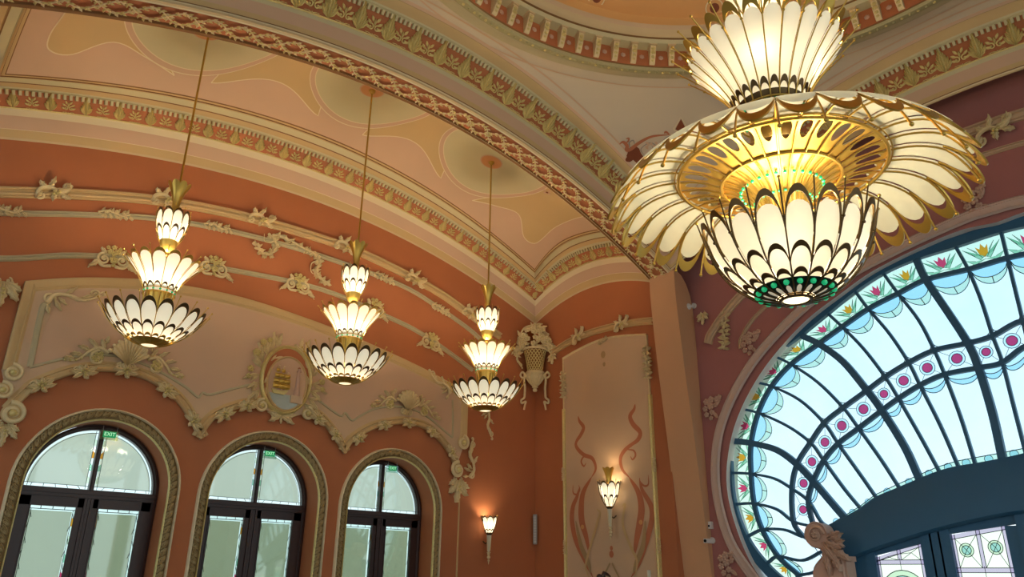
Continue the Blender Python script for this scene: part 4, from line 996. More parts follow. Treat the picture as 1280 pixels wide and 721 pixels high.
AL = [(50, 484, .35, 'over the left door, lowest on its left side'), (103, 467, .2, 'over the left door, upper left'), (155, 466, 0, 'over the left door, at the top'), (205, 490, -.55, 'over the left door, upper right'), (238, 527, -.95, 'over the left door, low on its right side'),
      (278, 520, .5, 'over the middle door, low on its left side'), (306, 509, .25, 'beside the left foot volute of the ship medallion'), (393, 524, -.6, 'beside the right foot volute of the ship medallion'), (415, 545, -.9, 'over the middle door, low on its right side'),
      (446, 549, .6, 'over the right door, low on its left side'), (477, 533, .2, 'over the right door, upper left'), (507, 530, 0, 'over the right door, at the top'), (536, 541, -.5, 'over the right door, upper right'), (560, 566, -.95, 'over the right door, low on its right side')]
for x, y, an, t in AL: place('arcleaf', 'leaf_clasp', 'leaf and berry clasp '+t, x, y, an, 1.05 if x < 400 else .95, 1, c=.07)
place('swirl', 'leaf_scroll_ornament', 'curling leaf scroll hanging on the red wall below the right small chandelier', 607, 527, -1.5, .85, c=-.005)
place('trail', 'flower_trail', 'vertical flower trail on the red wall behind the right small chandelier', 601, 482, 0, .75, c=.01)
place('swirl', 'leaf_scroll_ornament', 'leaf scroll ending the wide top moulding left of the flower basket', 643, 447, -1.2, .65, c=.02)

# ---- ship medallion
md = empty('ship_medallion', FA(4.69, 4.2)); tag(md, 'oval medallion with a gilt sailing ship and a lighthouse above the middle door', 'medallion')
def F0(a, b, c=0): return Vector((a-4.69, -c, b-4.2))
def ell(cx, cy, a, b, n=56): return [(cx+a*math.cos(TAU*k/n), cy+b*math.sin(TAU*k/n)) for k in range(n)]
mb = MB(); plate(mb, F0, ell(4.69, 4.2, .37, .48), 0, .06, REDB); mb.build('red_field', md)
mb = MB(); E_ = ell(4.69, 4.2, .37, .48)+[ell(4.69, 4.2, .37, .48)[0]]; mould(mb, F0, E_, [(-.03, .02), (-.02, .08), (0, .10), (.02, .08), (.03, .05)], ORNG)
E_ = ell(4.70, 4.14, .30, .385)+[ell(4.70, 4.14, .30, .385)[0]]; mould(mb, F0, E_, [(-.02, .05), (-.012, .085), (0, .095), (.012, .085), (.02, .05)], TAN); mb.build('oval_frame', md, smooth=True)
mb = MB(); plate(mb, F0, ell(4.70, 4.14, .29, .375), .05, .07, MAUVE)
sea = [(x, y) for x, y in ell(4.70, 4.14, .288, .373) if y < 3.98]; sea = sorted(sea, key=lambda p: math.atan2(p[1]-3.9, p[0]-4.7)); plate(mb, F0, sea, None, .074, SILVER); mb.build('picture_field', md)
sh = MB()
hull = [(4.47, 4.03), (4.50, 3.97), (4.66, 3.965), (4.71, 4.02), (4.70, 4.04), (4.6, 4.015)]; plate(sh, F0, hull, .07, .10, ORNG)
for mx in (4.53, 4.61, 4.68):
    sh.tube([F0(mx, 4.0, .09), F0(mx, 4.36 if mx != 4.68 else 4.28, .09)], .006, ORNG, 5)
    for k, (w, h_) in enumerate(((.055, .075), (.05, .065), (.04, .06), (.028, .05))):
        zb = 4.05+.078*k
        if mx == 4.68 and k == 3: continue
        sh.grid([[F0(mx-w+2*w*i/4, zb+h_*j/3-.006*math.sin(PI*i/4), .095+.025*math.sin(PI*j/3)*math.sin(PI*(i+.5)/5)) for j in range(4)] for i in range(5)], GOLD)
    plate(sh, F0, [(mx, 4.36), (mx+.035, 4.37), (mx, 4.385)] if mx != 4.68 else [(mx, 4.28), (mx+.03, 4.29), (mx, 4.3)], None, .095, ORN)
sh.build('sailing_ship', md)
lh = MB(); lh.add([F0(4.80, 3.98, .075), F0(4.90, 3.98, .075), F0(4.875, 4.33, .09), F0(4.835, 4.33, .09)], [(0, 1, 2, 3)], ORNP)
lh.tube([F0(4.855, 3.98, .07), F0(4.855, 4.33, .07)], [.045, .022], ORNP, 10); lh.tube([F0(4.855, 4.33, .08), F0(4.855, 4.345, .08)], .034, ORNP, 10); lh.tube([F0(4.855, 4.345, .08), F0(4.855, 4.38, .08)], .018, ORNP, 8); lh.ball(F0(4.855, 4.385, .08), .02, REDB, 8, 4)
lh.box(F0(4.86, 3.93, .08), (.09, .02, .055), PINKW); lh.build('lighthouse', md, smooth=True)
fo = MB()
def place_local(sub, x, y, an, s, fx=1):
    ca, sa = math.cos(an), math.sin(an); o = len(fo.v)
    fo.v += [tuple(F0(x+s*(fx*p[0]*ca-p[1]*sa), y+s*(fx*p[0]*sa+p[1]*ca), .02+s*p[2])) for p in sub.v]
    for f, mi_ in zip(sub.f, sub.m): fo.f.append(tuple(o+i for i in f)); fo.m.append(fo.mi(sub.mats[mi_]))
for sx in (-1, 1):
    for k in range(9):
        t = k/8; an = PI/2+sx*(.5+1.7*t); x = 4.69+.40*math.cos(an)*1.02; y = 4.2+.51*math.sin(an)
        sub = MB(); r_leaf(sub, 0, 0, 0, .26 if k % 2 else .2, .035, ORN, .035, .06, 3, .5*sx, nn=9); r_leaf(sub, 0, 0, .6, .16, .03, ORN, .03, .05, 2, nn=7)
        place_local(sub, x, y, an-sx*.9 if k < 5 else an+sx*.2, 1.0)
    for x, y, r in ((.42, .47, .05), (.50, .30, .06), (.55, .06, .05), (.57, -.05, .04), (.33, .52, .04)):
        sub = MB(); r_flower(sub, 0, 0, r, ORNG, 5, .04, .03); place_local(sub, 4.69+sx*x, 4.2+y, 0, 1)
for k in range(5):
    sub = MB(); r_leaf(sub, 0, 0, 0, .24, .045, ORN, .04, .05, 3, nn=9); place_local(sub, 4.69, 3.69, [-.5, -2.6, .1, PI-.1, -1.55][k], .9 if k < 4 else .5)
sub = MB(); r_spiral(sub, -.09, -.02, 0, .06, ORN, 1.2, .015, 1, n=14); r_spiral(sub, .09, -.02, PI, .06, ORN, 1.2, .015, -1, n=14); place_local(sub, 4.69, 3.69, 0, 1.1)
fo.build('leaf_wreath', md, smooth=True)
lv = MB()
for k, (x, y, an) in enumerate(((4.42, 4.42, 1.0), (4.40, 4.2, -1.9), (4.47, 4.47, .4), (4.99, 4.42, 2.0), (5.0, 4.3, -1.3), (4.40, 4.05, -1.5))):
    o = len(lv.v); s_ = MB(); r_leaf(s_, x, y, an, .12, .015, ORN, .012, .01, 0, nn=5); lv.v += [tuple(F0(p[0], p[1], p[2]+.06)) for p in s_.v]
    for f in s_.f: lv.f.append(tuple(o+i for i in f)); lv.m.append(lv.mi(ORN))
lv.build('field_sprigs', md)

# ================================================================== PANEL WALL
B1 = catmull(pb([(692, 440), (712, 427), (740, 415), (775, 406), (800, 402), (818, 400.5)]), 5)
band_obj('trim_13', FB, B1, .125, .07, TAN)
pt = catmull(pb([(705, 448), (722, 438), (748, 426), (775, 420), (809, 418)]), 5)
zR = pt[-1][1]; yl = pt[0][0]; yr = pt[-1][0]
mb = MB(); plate(mb, FB, pt+[(yr, 0.3), (yl, 0.3)], 0, .02, PINKW); structure(mb.build('trim_14'))
mb = MB(); edge = [(yl, .3), (yl, pt[0][1])]; 
mould(mb, FB, pt, [(-.02, 0), (-.015, .045), (0, .05), (.015, .03), (.02, 0)], ORN)
for y0, z0 in ((yl, onX(706, 511, XB)[1]), (yr-.0, onX(812, 493, XB)[1])):
    s_ = 1 if y0 == yl else -1
    mould(mb, FB, [(y0, .3), (y0, z0)], [(-.035, 0), (-.03, .04), (-.01, .05), (.01, .035), (.03, .045), (.035, 0)], ORNG)
    mould(mb, FB, [(y0, z0), (y0, pt[0][1] if s_ > 0 else zR)], [(-.012, 0), (-.01, .035), (.01, .035), (.012, 0)], ORN)
structure(mb.build('trim_15', smooth=True))
BL = 'clasp'
place('clasp', N_, 'curled leaf clasp on the short moulding over the tall painted panel, its left one', 726, 420, .55, .9, 1, 'B', .05)
place('clasp', N_, 'curled leaf clasp on the short moulding over the tall painted panel, its right one', 780, 405, .3, .9, 1, 'B', .05)
place('drop', 'leaf_drop_ornament', 'leaf drop ending the short moulding right of the flower basket', 692, 443, .1, .55, 1, 'B', .03)
place('sprig', N_, 'small sprig on the top border of the tall painted panel', 755, 426, .3, .55, 1, 'B', .03)
place('trail', 'flower_trail', 'flower trail at the upper left corner of the tall painted panel', 706, 480, 0, .85, 1, 'B', .03)
place('trail', 'flower_trail', 'flower trail at the upper right corner of the tall painted panel', 811, 452, 0, .95, 1, 'B', .03)
for lab, x, y in (('small flower trail on the left panel border, level with the lit sconce', 706, 592), ('small flower trail on the right panel border, level with the lit sconce', 820, 580), ('small flower trail on the left border of the tall panel, near the bottom', 708, 683), ('small flower trail on the right border of the tall panel, near the bottom', 826, 681)):
    place('trail', 'flower_trail', lab, x, y, 0, .38, 1, 'B', .04)
# painted art nouveau tendrils (paint is part of the panel wall)
pm = MB()
def zpx(L, ox=680, oy=540, s=3.981): return pb([(ox+x/s, oy+y/s) for x, y in L])
_cs = [0.0]
def stroke(L, w, m, c=.021, taper=True, **k):
    _cs[0] += .0006; c += _cs[0]; ribbon(pm, FB, catmull(zpx(L, **k), 6), w, c, m, taper, .002)
o2 = dict(ox=660, oy=380, s=4.004)
stroke([(255, 560), (262, 585), (282, 615), (270, 650), (245, 690), (250, 721)], .075, PAINTR, **o2)
stroke([(540, 500), (535, 525), (515, 560), (530, 600), (565, 640), (555, 680), (500, 718)], .085, PAINTR, **o2)
stroke([(200, 0), (170, 35), (165, 70), (200, 110), (245, 130), (262, 180), (240, 225)], .07, PAINTR)
stroke([(480, 0), (465, 40), (410, 85), (385, 130), (395, 185), (430, 225)], .07, PAINTR)
stroke([(240, 128), (205, 120), (190, 145), (203, 168), (215, 150)], .035, PAINTR)
stroke([(410, 85), (450, 90), (460, 115), (445, 135), (435, 118)], .035, PAINTR)
stroke([(240, 225), (200, 300), (190, 380), (195, 450), (215, 520), (230, 600)], .13, PAINTR)
stroke([(430, 225), (475, 300), (490, 380), (480, 460), (465, 540), (455, 610)], .13, PAINTR)
stroke([(150, 262), (151, 300), (170, 308), (184, 285), (178, 262)], .032, PAINTR, c=.0235); stroke([(182, 275), (170, 320), (150, 370), (145, 440), (165, 540), (210, 640), (250, 721)], .10, PAINTR, c=.0235)
stroke([(525, 212), (525, 258), (505, 266), (484, 245), (482, 225)], .032, PAINTR, c=.0235); stroke([(481, 238), (496, 290), (540, 370), (540, 450), (510, 560), (480, 650), (440, 721)], .10, PAINTR, c=.0235)
stroke([(165, 440), (190, 560), (225, 640), (240, 700)], .09, PAINTG, c=.026); stroke([(510, 440), (500, 560), (470, 640), (450, 700)], .09, PAINTG, c=.026)
stroke([(270, 380), (285, 400), (275, 440), (240, 560), (215, 660), (230, 721)], .05, TAN, c=.028); stroke([(395, 370), (410, 360), (400, 460), (440, 570), (470, 640), (460, 721)], .05, TAN, c=.028)
stroke([(335, 650), (300, 721)], .03, PAINTG, taper=False); stroke([(345, 650), (380, 721)], .03, PAINTG, taper=False)
for x, y, r in ((340, 575, .03), (340, 605, .045)):
    a, b = zpx([(x, y)])[0]; plate(pm, FB, [(a+r*math.cos(t), b+r*1.2*math.sin(t)) for t in [TAU*i/14 for i in range(14)]], .0, .023, PAINTR)
for x, y in ((197, 470), (487, 447)):
    a, b = zpx([(x, y)])[0]; plate(pm, FB, [(a+.035*math.cos(t), b+.035*math.sin(t)) for t in [TAU*i/14 for i in range(14)]], .0, .03, DOME)
for x, y in ((380, 252), (385, 300)):
    a, b = zpx([(x, y)], **o2)[0]; r = .05 if y < 280 else .03; plate(pm, FB, [(a+r*math.cos(t), b+r*1.3*math.sin(t)) for t in [TAU*i/14 for i in range(14)]], .0, .023, PAINTG)
pwo = pm.build('painted_tendrils'); tag(pwo, 'terracotta art nouveau tendrils painted on the tall pink panel round the sconce', 'wall painting')
# painted cartouche on the pendentive behind the large chandelier
from mathutils.bvhtree import BVHTree
cm_ = bpy.data.objects['ceiling'].data
bvh = BVHTree.FromPolygons([v.co for v in cm_.vertices], [p.vertices for p in cm_.polygons])
def sailpt(x, y, off=.008):
    d = ray(x, y).normalized(); h = bvh.ray_cast(EYE, d)
    if h[0] is None: return None
    n = h[1] if h[1].dot(d) < 0 else -h[1]; return h[0]+n*off, n
pc = MB()
def sstroke(L, w, m, off=.008, s=5.154, ox=770, oy=100):
    Q = catmull([(ox+x/s, oy+y/s) for x, y in L], 5); H = [sailpt(*q, off) for q in Q]; H = [h for h in H if h]; n = len(H); rows = []
    for i, (p, nn) in enumerate(H):
        t = H[min(n-1, i+1)][0]-H[max(0, i-1)][0]; sd = t.cross(nn).normalized()*w/2*math.sin(PI*(i+.4)/(n-.2))**.6; rows.append([p+sd, p-sd])
    pc.grid(rows, m)
def mirx(L): return [(2*425-x+ (x-425)*0, y+ (425-x)*-.0) for x, y in L]
S1 = [([(20, 410), (45, 395), (70, 420), (68, 445), (95, 440), (150, 400), (230, 360), (345, 348)], .06, PAINTR), ([(345, 348), (320, 330), (312, 342)], .035, PAINTR), ([(62, 375), (80, 372), (78, 390), (62, 400)], .03, PAINTR), ([(75, 490), (80, 505), (100, 480), (115, 455), (135, 490), (190, 545), (230, 580)], .16, PAINTD), ([(90, 440), (85, 400), (110, 385), (120, 410)], .02, GREYM), ([(180, 480), (160, 440), (220, 400), (270, 440), (240, 500)], .015, GREYM), ([(300, 440), (310, 380), (370, 350), (440, 350), (500, 380)], .02, GREYM), ([(330, 430), (350, 380), (400, 370), (420, 420)], .015, GREYM), ([(230, 420), (260, 480), (280, 520)], .015, GREYM), ([(470, 330), (500, 325), (510, 345), (480, 345), (580, 352)], .05, PAINTR)]
for L, w, m in S1: sstroke(L, w, m)
for i in range(14):
    x, y = 190+random.random()*100, 400+random.random()*70; sstroke([(x-6, y), (x, y-6), (x+6, y), (x, y+6)], .035, MAUVE)
def heart():
    L = [(418, 245), (440, 290), (448, 308), (430, 320), (415, 318), (400, 322), (382, 312), (390, 295)]
    c = sailpt(770+417/5.154, 100+298/5.154)[0]; H = [sailpt(770+x/5.154, 100+y/5.154, .01)[0] for x, y in L]; pc.add([c]+H, [(0, i+1, (i+1) % len(H)+1) for i in range(len(H))], PAINTD)
heart(); sstroke([(416, 232), (450, 290), (458, 310), (430, 330), (415, 326), (398, 330), (372, 312), (392, 280), (416, 232)], .018, LIGHTL)
po = pc.build('painted_cartouche'); tag(po, 'dark red heart and tendril cartouche painted on the ceiling corner behind the large chandelier', 'ceiling painting')
# thin vertical bead on the red wall right of the last door
mb = MB(); xq, zq_ = onY(574, 616, YA); mould(mb, FA, [(xq, .1), (xq, zq_)], [(-.012, 0), (-.008, .02), (.008, .02), (.012, 0)], TAN); structure(mb.build('trim_21'))
# painted roundels on the dome
dm = bpy.data.objects['ceiling_dome']; bvd = BVHTree.FromPolygons([v.co for v in dm.data.vertices], [p.vertices for p in dm.data.polygons])
mb = MB(); h0 = bvd.ray_cast(EYE, ray(745, -3).normalized())[0]
if h0:
    r0 = math.hypot(h0.x-HCX, h0.y-HCY); a0 = math.atan2(h0.y-HCY, h0.x-HCX)
    for k in range(12):
        a = a0+TAU*k/12; c = Vector((HCX+r0*math.cos(a), HCY+r0*math.sin(a), h0.z)); n = (Vector((HCX, HCY, h0.z-2.5))-c).normalized(); u = n.orthogonal().normalized(); v = n.cross(u)
        for rr_, m_, o_ in ((.115, LIGHTL, .02), (.10, DOME, .025), (.06, PAINTD, .03)): mb.add([c+n*o_]+[c+n*o_+(u*math.cos(t)+v*math.sin(t))*rr_ for t in [TAU*i/20 for i in range(20)]], [(0, i+1, (i+1) % 20+1) for i in range(20)], m_)
    structure(mb.build('trim_22'))
# painted mauve lines on the sail
ln = MB()
for key in ('in', 'out'):
    rws = []
    for r in SAILS:
        L = (r[-1]-r[0]).length
        for q in (0, 1):
            pass
        dd = [(.15, .17), (.17, .195)][0] if key == 'in' else (.09, .115)
        ts = [1-x/L for x in dd] if key == 'in' else [x/L for x in dd]
        pts = []
        for t in ts:
            t = max(.02, min(.98, t)); j = t*NS; i = min(NS-1, int(j)); pts.append(r[i].lerp(r[i+1], j-i)-Vector((0, 0, .006)))
        rws.append(pts)
    ln.grid(rws, MAUVE, cu=True)
structure(ln.build('trim_16'))

# ================================================================== PLUM WALL
W1 = catmull(pw([(1100, 219), (1130, 207), (1200, 181), (1280, 157)]), 5); W1 = [(p[0], p[1]) for p in W1]
w1full = [(2*HCY-a, b) for a, b in W1][::-1]
w1 = catmull([(5.2, 5.95), (4.6, 6.35), (3.9, 6.68)]+[(3.0, 6.93), (2.15, 7.0), (1.3, 6.93), (.4, 6.68), (-.3, 6.35), (-.9, 5.95)], 6)
band_obj('trim_17', FWn, w1, .15, .08, PINKW)
w2 = catmull([(5.05, 5.55), (4.5, 5.98), (3.8, 6.32), (3.0, 6.55), (2.15, 6.62), (1.3, 6.55), (.5, 6.32), (-.2, 5.98)], 6)
band_obj('trim_18', FWn, w2, .07, .05, PINKW)
band_obj('trim_19', FWn, catmull([(6.30, 5.05), (6.22, 5.2), (5.9, 5.5), (5.4, 5.85)], 6), .14, .08, PINKW)
band_obj('trim_20', FWn, catmull([(5.75, 4.85), (5.72, 5.0), (5.5, 5.25), (5.1, 5.5)], 6), .05, .05, PINKW)
place('clasp', N_, 'curled leaf clasp on the plum wall moulding at the right edge of the photo', 1245, 165, .25, 1.2, 1, 'W', .06)
place('drop', 'leaf_drop_ornament', 'leaf drop under the left end of the plum wall moulding', 880, 392, 0, .55, 1, 'W', .03)
place('trail', 'flower_trail', 'hanging flower trail on the plum wall below the large chandelier', 907, 412, -.12, 1.05, 1, 'W', .02)
place('bunch', 'blossom_cluster', 'blossom cluster on the plum wall, highest on the left of the window rim', 940, 427, 0, .85, 1, 'W', .01, cat='ornament')
place('bunch', 'blossom_cluster', 'blossom cluster on the plum wall beside the pier, halfway down the window rim', 892, 508, 0, .85, 1, 'W', .01)
place('bunch', 'blossom_cluster', 'blossom cluster on the plum wall low beside the window rim, at the bottom edge', 912, 703, .2, .85, 1, 'W', .01)
place('bunch', 'blossom_cluster', 'blossom cluster on the plum wall under the right edge of the large chandelier', 1222, 250, .3, .85, 1, 'W', .01)

# pilaster with scroll capital beside the stained doors
pl = empty('scroll_pilaster', (XW-.12, 4.62, 0)); tag(pl, 'pink stone pilaster with a scrolled leafy capital beside the stained glass doors', 'pilaster')
mb = MB(); mb.box((.02, -.03, .92), (.12, .10, .92), PINKST); mb.box((0, -.03, 1.86), (.15, .12, .03), PINKST); mb.box((0, -.03, .15), (.15, .13, .15), PINKST); mb.build('shaft', pl)
mb = MB(); rows = []
sil = catmull([(.30, 1.55), (.27, 1.75), (.13, 1.90), (.16, 1.98), (.27, 2.02), (.34, 2.12), (.31, 2.24), (.20, 2.30), (.08, 2.25), (.04, 2.12), (.02, 1.98), (-.05, 1.90), (-.10, 1.84), (-.10, 1.55)], 4)
def FPp(a, b, c): return Vector((-c, a, b))
plate(mb, FPp, sil, -.08, .13, PINKST); mould(mb, FPp, sil, [(-.012, .13), (0, .15), (.012, .13)], PINKST); mb.build('scroll', pl, smooth=False)
mb = MB(); sub = MB(); r_spiral(sub, -.19, 2.15, 0, .11, PINKST, 1.6, .02, 1, n=30)
for an, L, x, y in ((-.9, .3, -.12, 2.05), (-.3, .25, -.08, 2.05), (-1.4, .34, -.1, 2.0), (.3, .22, -.04, 2.1), (-.6, .3, -.02, 2.0), (-1.2, .26, .0, 1.95)): r_leaf(sub, x, y, an, L, .055, ORNP, .05, .08, 4, nn=12)
for an in (.2, .9, 1.6, -.4): r_leaf(sub, .04, 2.05, an, .14, .04, ORNP, .04, .06, 3, nn=8)
r_flower(sub, -.19, 2.15, .05, ORNP, 5, .04, .02)
for v, f in ((sub.v, sub.f),): mb.add([(-p[2]-.14, -p[0], p[1]) for p in v], f, ORNP)
mb.build('leaf_carving', pl, smooth=True)

# ================================================================== CORNER FLOWER BASKET
bk = empty('flower_basket', (XB-.20, YA-.20, 4.8)); tag(bk, 'stucco basket of flowers with hanging ribbons in the corner of the two red walls', 'basket ornament')
mb = MB(); mb.lathe([(0, .01), (.03, .0), (.045, .03), (.03, .06), (.06, .08), (.05, .12), (.10, .17), (.155, .25), (.165, .30), (.15, .33), (.18, .36), (.15, .38)], ORN, 28)
for k in range(16):
    a = TAU*k/16; mb.tube([(r*math.cos(a), r*math.sin(a), z) for r, z in ((.055, .12), (.105, .17), (.158, .25), (.165, .30))], .012, ORN, 5)
mb.build('fluted_bowl', bk, smooth=True)
mb = MB(); mb.lathe([(.135, .38), (.15, .55), (.20, .76), (.225, .78), (.235, .80), (.2, .81), (0, .80)], GROOVE, 28)
for sgn in (-1, 1):
    for k in range(18):
        P = []
        for j in range(9):
            t = j/8; a = TAU*k/18+sgn*t*1.6; r = .138+(.205-.138)*t**1.2; P.append((r*math.cos(a), r*math.sin(a), .38+.40*t))
        mb.tube(P, .0085, ORNG, 5)
mb.lathe([(.22, .77), (.245, .79), (.245, .81), (.21, .82)], ORN, 28); mb.build('lattice_basket', bk, smooth=True)
rnd = random.Random(3); fl1 = MB(); lf1 = MB()
vd = Vector((-1, -1, 0)).normalized(); sdv = Vector((1, -1, 0)).normalized()
for i in range(60):
    u = rnd.uniform(-1, 1); h_ = rnd.random()**.8; wdt = .40*(1-.25*h_)
    x = u*wdt; z = .80+.46*h_*(1-.35*u*u)-(.14*abs(u) if abs(u) > .6 else 0); dd = .10+.08*rnd.random()-.10*abs(u)
    o = vd*dd+sdv*x+Vector((0, 0, z)); sub = MB(); r_flower(sub, 0, 0, rnd.uniform(.04, .065), ORN, 5, .035, 0, ORNG)
    tilt = rnd.uniform(-.6, .6); X_ = (sdv*math.cos(tilt)-Vector((0, 0, 1))*math.sin(tilt)); Z_ = (vd+Vector((0, 0, -.25))+sdv*u*.4).normalized(); Y_ = Z_.cross(X_).normalized(); X_ = Y_.cross(Z_)
    oo_ = len(fl1.v); fl1.v += [tuple(o+X_*p[0]+Y_*p[1]+Z_*p[2]) for p in sub.v]
    for f, mi_ in zip(sub.f, sub.m): fl1.f.append(tuple(oo_+q for q in f)); fl1.m.append(fl1.mi(sub.mats[mi_]))
    if i % 2:
        sub = MB(); r_leaf(sub, 0, 0, rnd.uniform(0, TAU), .15, .035, ORN, .03, .04, 2, nn=7); oo_ = len(lf1.v); lf1.v += [tuple(o+X_*p[0]+Y_*p[1]+Z_*p[2]) for p in sub.v]
        for f, mi_ in zip(sub.f, sub.m): lf1.f.append(tuple(oo_+q for q in f)); lf1.m.append(lf1.mi(sub.mats[mi_]))
for P in ([(-.3, 1.0), (-.2, 1.2), (0, 1.25), (.12, 1.15)], [(.1, .85), (.25, .9), (.32, .8), (.3, .68)], [(-.1, .9), (-.28, .82), (-.36, .74)]): lf1.tube([vd*.1+sdv*a+Vector((0, 0, b)) for a, b in catmull(P, 5)], .018, ORN, 6)
fl1.build('flowers', bk, smooth=True); lf1.build('leaves', bk, smooth=True)
for s in (-1, 1):
    mb = MB(); P = [sdv*(s*a)+vd*.02+Vector((0, 0, b)) for a, b in catmull([(.17, .30), (.20, .22), (.185, .08), (.19, -.05), (.20, -.12), (.25, -.16), (.24, -.22), (.17, -.19), (.185, -.26), (.20, -.34)], 5)]
    mb.tube(P, [.022]*20+[.02]*(len(P)-20), ORN, 6)
    mb.tube([sdv*(s*a)+vd*.04+Vector((0, 0, b)) for a, b in catmull([(.17, .30), (.23, .36), (.27, .30), (.22, .25), (.17, .30), (.12, .26)], 5)], .02, ORN, 6); mb.ball(sdv*(s*.18)+vd*.05+Vector((0, 0, .30)), .035, ORN, 8, 5); mb.build('ribbon', bk, smooth=True)

# ================================================================== SMALL FITTINGS
sp = empty('column_speaker', (XB-.03, YA-.06, 2.14)); tag(sp, 'slim grey column speaker standing in the corner of the two red walls', 'speaker')
mb = MB(); mb.box((-.03, 0, .25), (.03, .035, .25), GREYM, Matrix.Rotation(.78, 3, 'Z')); mb.build('housing', sp)
mb = MB()
for k in range(24): mb.box((-.055, -.02, .03+.019*k), (.022, .005, .004), WHITEM, Matrix.Rotation(-.78, 3, 'Z'))
mb.build('grille', sp)
def camera_fit(lab, px, py, dome=True):
    y, z = onX(px, py, XW); e = empty('security_camera', (XW, y, z)); tag(e, lab, 'security camera')
    mb = MB(); mb.tube([(0, 0, 0), (-.03, 0, 0)], .045, WHITEM, 14); mb.build('wall_plate', e)
    mb = MB()
    if dome: mb.tube([(-.03, 0, 0), (-.10, .03, -.03)], .02, WHITEM, 8); mb.ball((-.12, .04, -.03), .055, WHITEM, 14, 9)
    else: mb.box((-.10, 0, -.01), (.09, .03, .03), WHITEM)
    mb.build('housing', e, smooth=dome)
    mb = MB(); mb.tube([(-.13, .075, -.04), (-.15, .10, -.05)] if dome else [(-.19, 0, -.01), (-.20, 0, -.01)], .022, BLACK, 10); mb.build('lens', e)
camera_fit('white round security camera high on the plum wall beside the pier', 868, 382)
camera_fit('white box security camera low on the plum wall beside the pier', 891, 675, False)
y, z = onX(889, 656, XW); e = empty('wall_sensor', (XW, y, z)); tag(e, 'small white sensor box on the plum wall just above the low security camera', 'sensor'); mb = MB(); mb.box((-.03, 0, 0), (.03, .035, .05), WHITEM); mb.build('housing', e); mb = MB(); mb.ball((-.06, 0, -.01), .016, BLACK, 8, 5); mb.build('sensor_eye', e)
# tops of things on the floor that only just reach into the frame
def floorpt(px, py, Y): x, z = onY(px, py, Y); return x, z
x, z = floorpt(756, 717, 7.6); e = empty('floor_stand', (x, 7.6, 0)); tag(e, 'dark stand whose curled top just shows at the bottom edge under the sconce', 'stand')
mb = MB(); mb.lathe([(0, 0), (.2, 0), (.2, .02), (.03, .05)], WOOD, 20); mb.build('base', e); mb = MB(); mb.tube([(0, 0, .04), (0, 0, z-.05)], .014, WOOD, 8); mb.build('pole', e)
mb = MB(); mb.tube([(0, 0, z-.06), (-.04, 0, z-.02), (-.02, 0, z+.015), (.05, 0, z), (.12, 0, z-.03)], [.02, .03, .03, .022, .01], WOOD, 8); mb.ball((-.12, 0, z-.04), .045, WOOD, 8, 5); mb.tube([(0, 0, z-.07), (-.12, 0, z-.05)], .012, WOOD, 6); mb.build('curled_top', e, smooth=True)
x, z = floorpt(811, 712, 6.0); e = empty('pale_post', (x, 6.0, 0)); tag(e, 'pale blue post whose tip shows at the bottom edge right of the dark stand', 'post')
mb = MB(); mb.box((0, 0, z/2), (.022, .01, z/2), FROST); mb.build('upright', e); mb = MB(); mb.box((0, 0, .012), (.12, .12, .012), WHITEM); mb.build('foot', e)
# ================================================================== CHANDELIERS
class Prof:
    def __init__(s, P, n=8): s.P = catmull(P, n); s.s = cum(s.P)
    def at(s, t):
        L = s.s[-1]; d = t*L
        if d > L:
            (r0, z0), (r1, z1) = s.P[-2], s.P[-1]; l = math.hypot(r1-r0, z1-z0); return (r1+(r1-r0)/l*(d-L), z1+(z1-z0)/l*(d-L))
        p, a = at_len(s.P, s.s, d); return p
    def nrm(s, t):
        a = s.at(max(0, t-.02)); b = s.at(t+.02); l = math.hypot(b[0]-a[0], b[1]-a[1]) or 1; return ((b[1]-a[1])/l, -(b[0]-a[0])/l)   # outward / downward
    def pt(s, ang, t, off=0.):
        r, z = s.at(t); n = s.nrm(t); r += n[0]*off; z += n[1]*off; return (r*math.cos(ang), r*math.sin(ang), z)
def m_petal(pf, N, ts, tr, te, wf, mat_, both=False, off=-.006):
    mb = MB(); rows = []; a = PI/N*wf; nv = 14
    for i in range(nv+1):
        t = ts+(te-ts)*(1-math.cos(PI*i/nv))/2
        w = 1 if t < tr else math.sqrt(max(0.0, 1-((t-tr)/(te-tr))**2))
        if both: q = (tr-ts)*.28; w *= 1 if t > ts+q else math.sqrt(max(0, 1-((ts+q-t)/q)**2))
        rows.append([pf.pt(a*w*u, t, off-.0) for u in (-1, -.66, -.33, 0, .33, .66, 1)])
    mb.grid(rows, mat_); back = [[pf.pt(a*(max(.0, 1))*0, 0)]*0]
    return mb
def m_arch(pf, N, tb, ti, to, mat_, off=.006, th=.008, wi=.95):
    mb = MB(); a = PI/N; rows = []
    for i in range(21):
        f = PI*i/20; c, sn = math.cos(f), math.sin(f)
        A = (a*wi*c, tb+(ti-tb)*sn); B = (a*c, tb+(to-tb)*sn)
        rows.append([pf.pt(A[0], A[1], off), pf.pt(A[0], A[1], off-th), pf.pt(B[0], B[1], off-th), pf.pt(B[0], B[1], off), pf.pt(A[0], A[1], off)])
    mb.grid(rows, mat_); return mb
def m_rod(pf, N, t0, t1, rad, mat_, ball=.0, off=.008, bead=None, lift=0.):
    mb = MB(); pts = [pf.pt(PI/N, t0+(t1-t0)*i/16, off+lift*max(0, (i-11)/5)) for i in range(17)]; mb.tube(pts, rad, mat_, 6)
    if ball: mb.ball(pts[-1], ball, BRASS, 8, 5)
    if bead: mb.ball(pf.pt(PI/N, bead, off+rad), rad*2.2, mat_, 6, 4)
    return mb
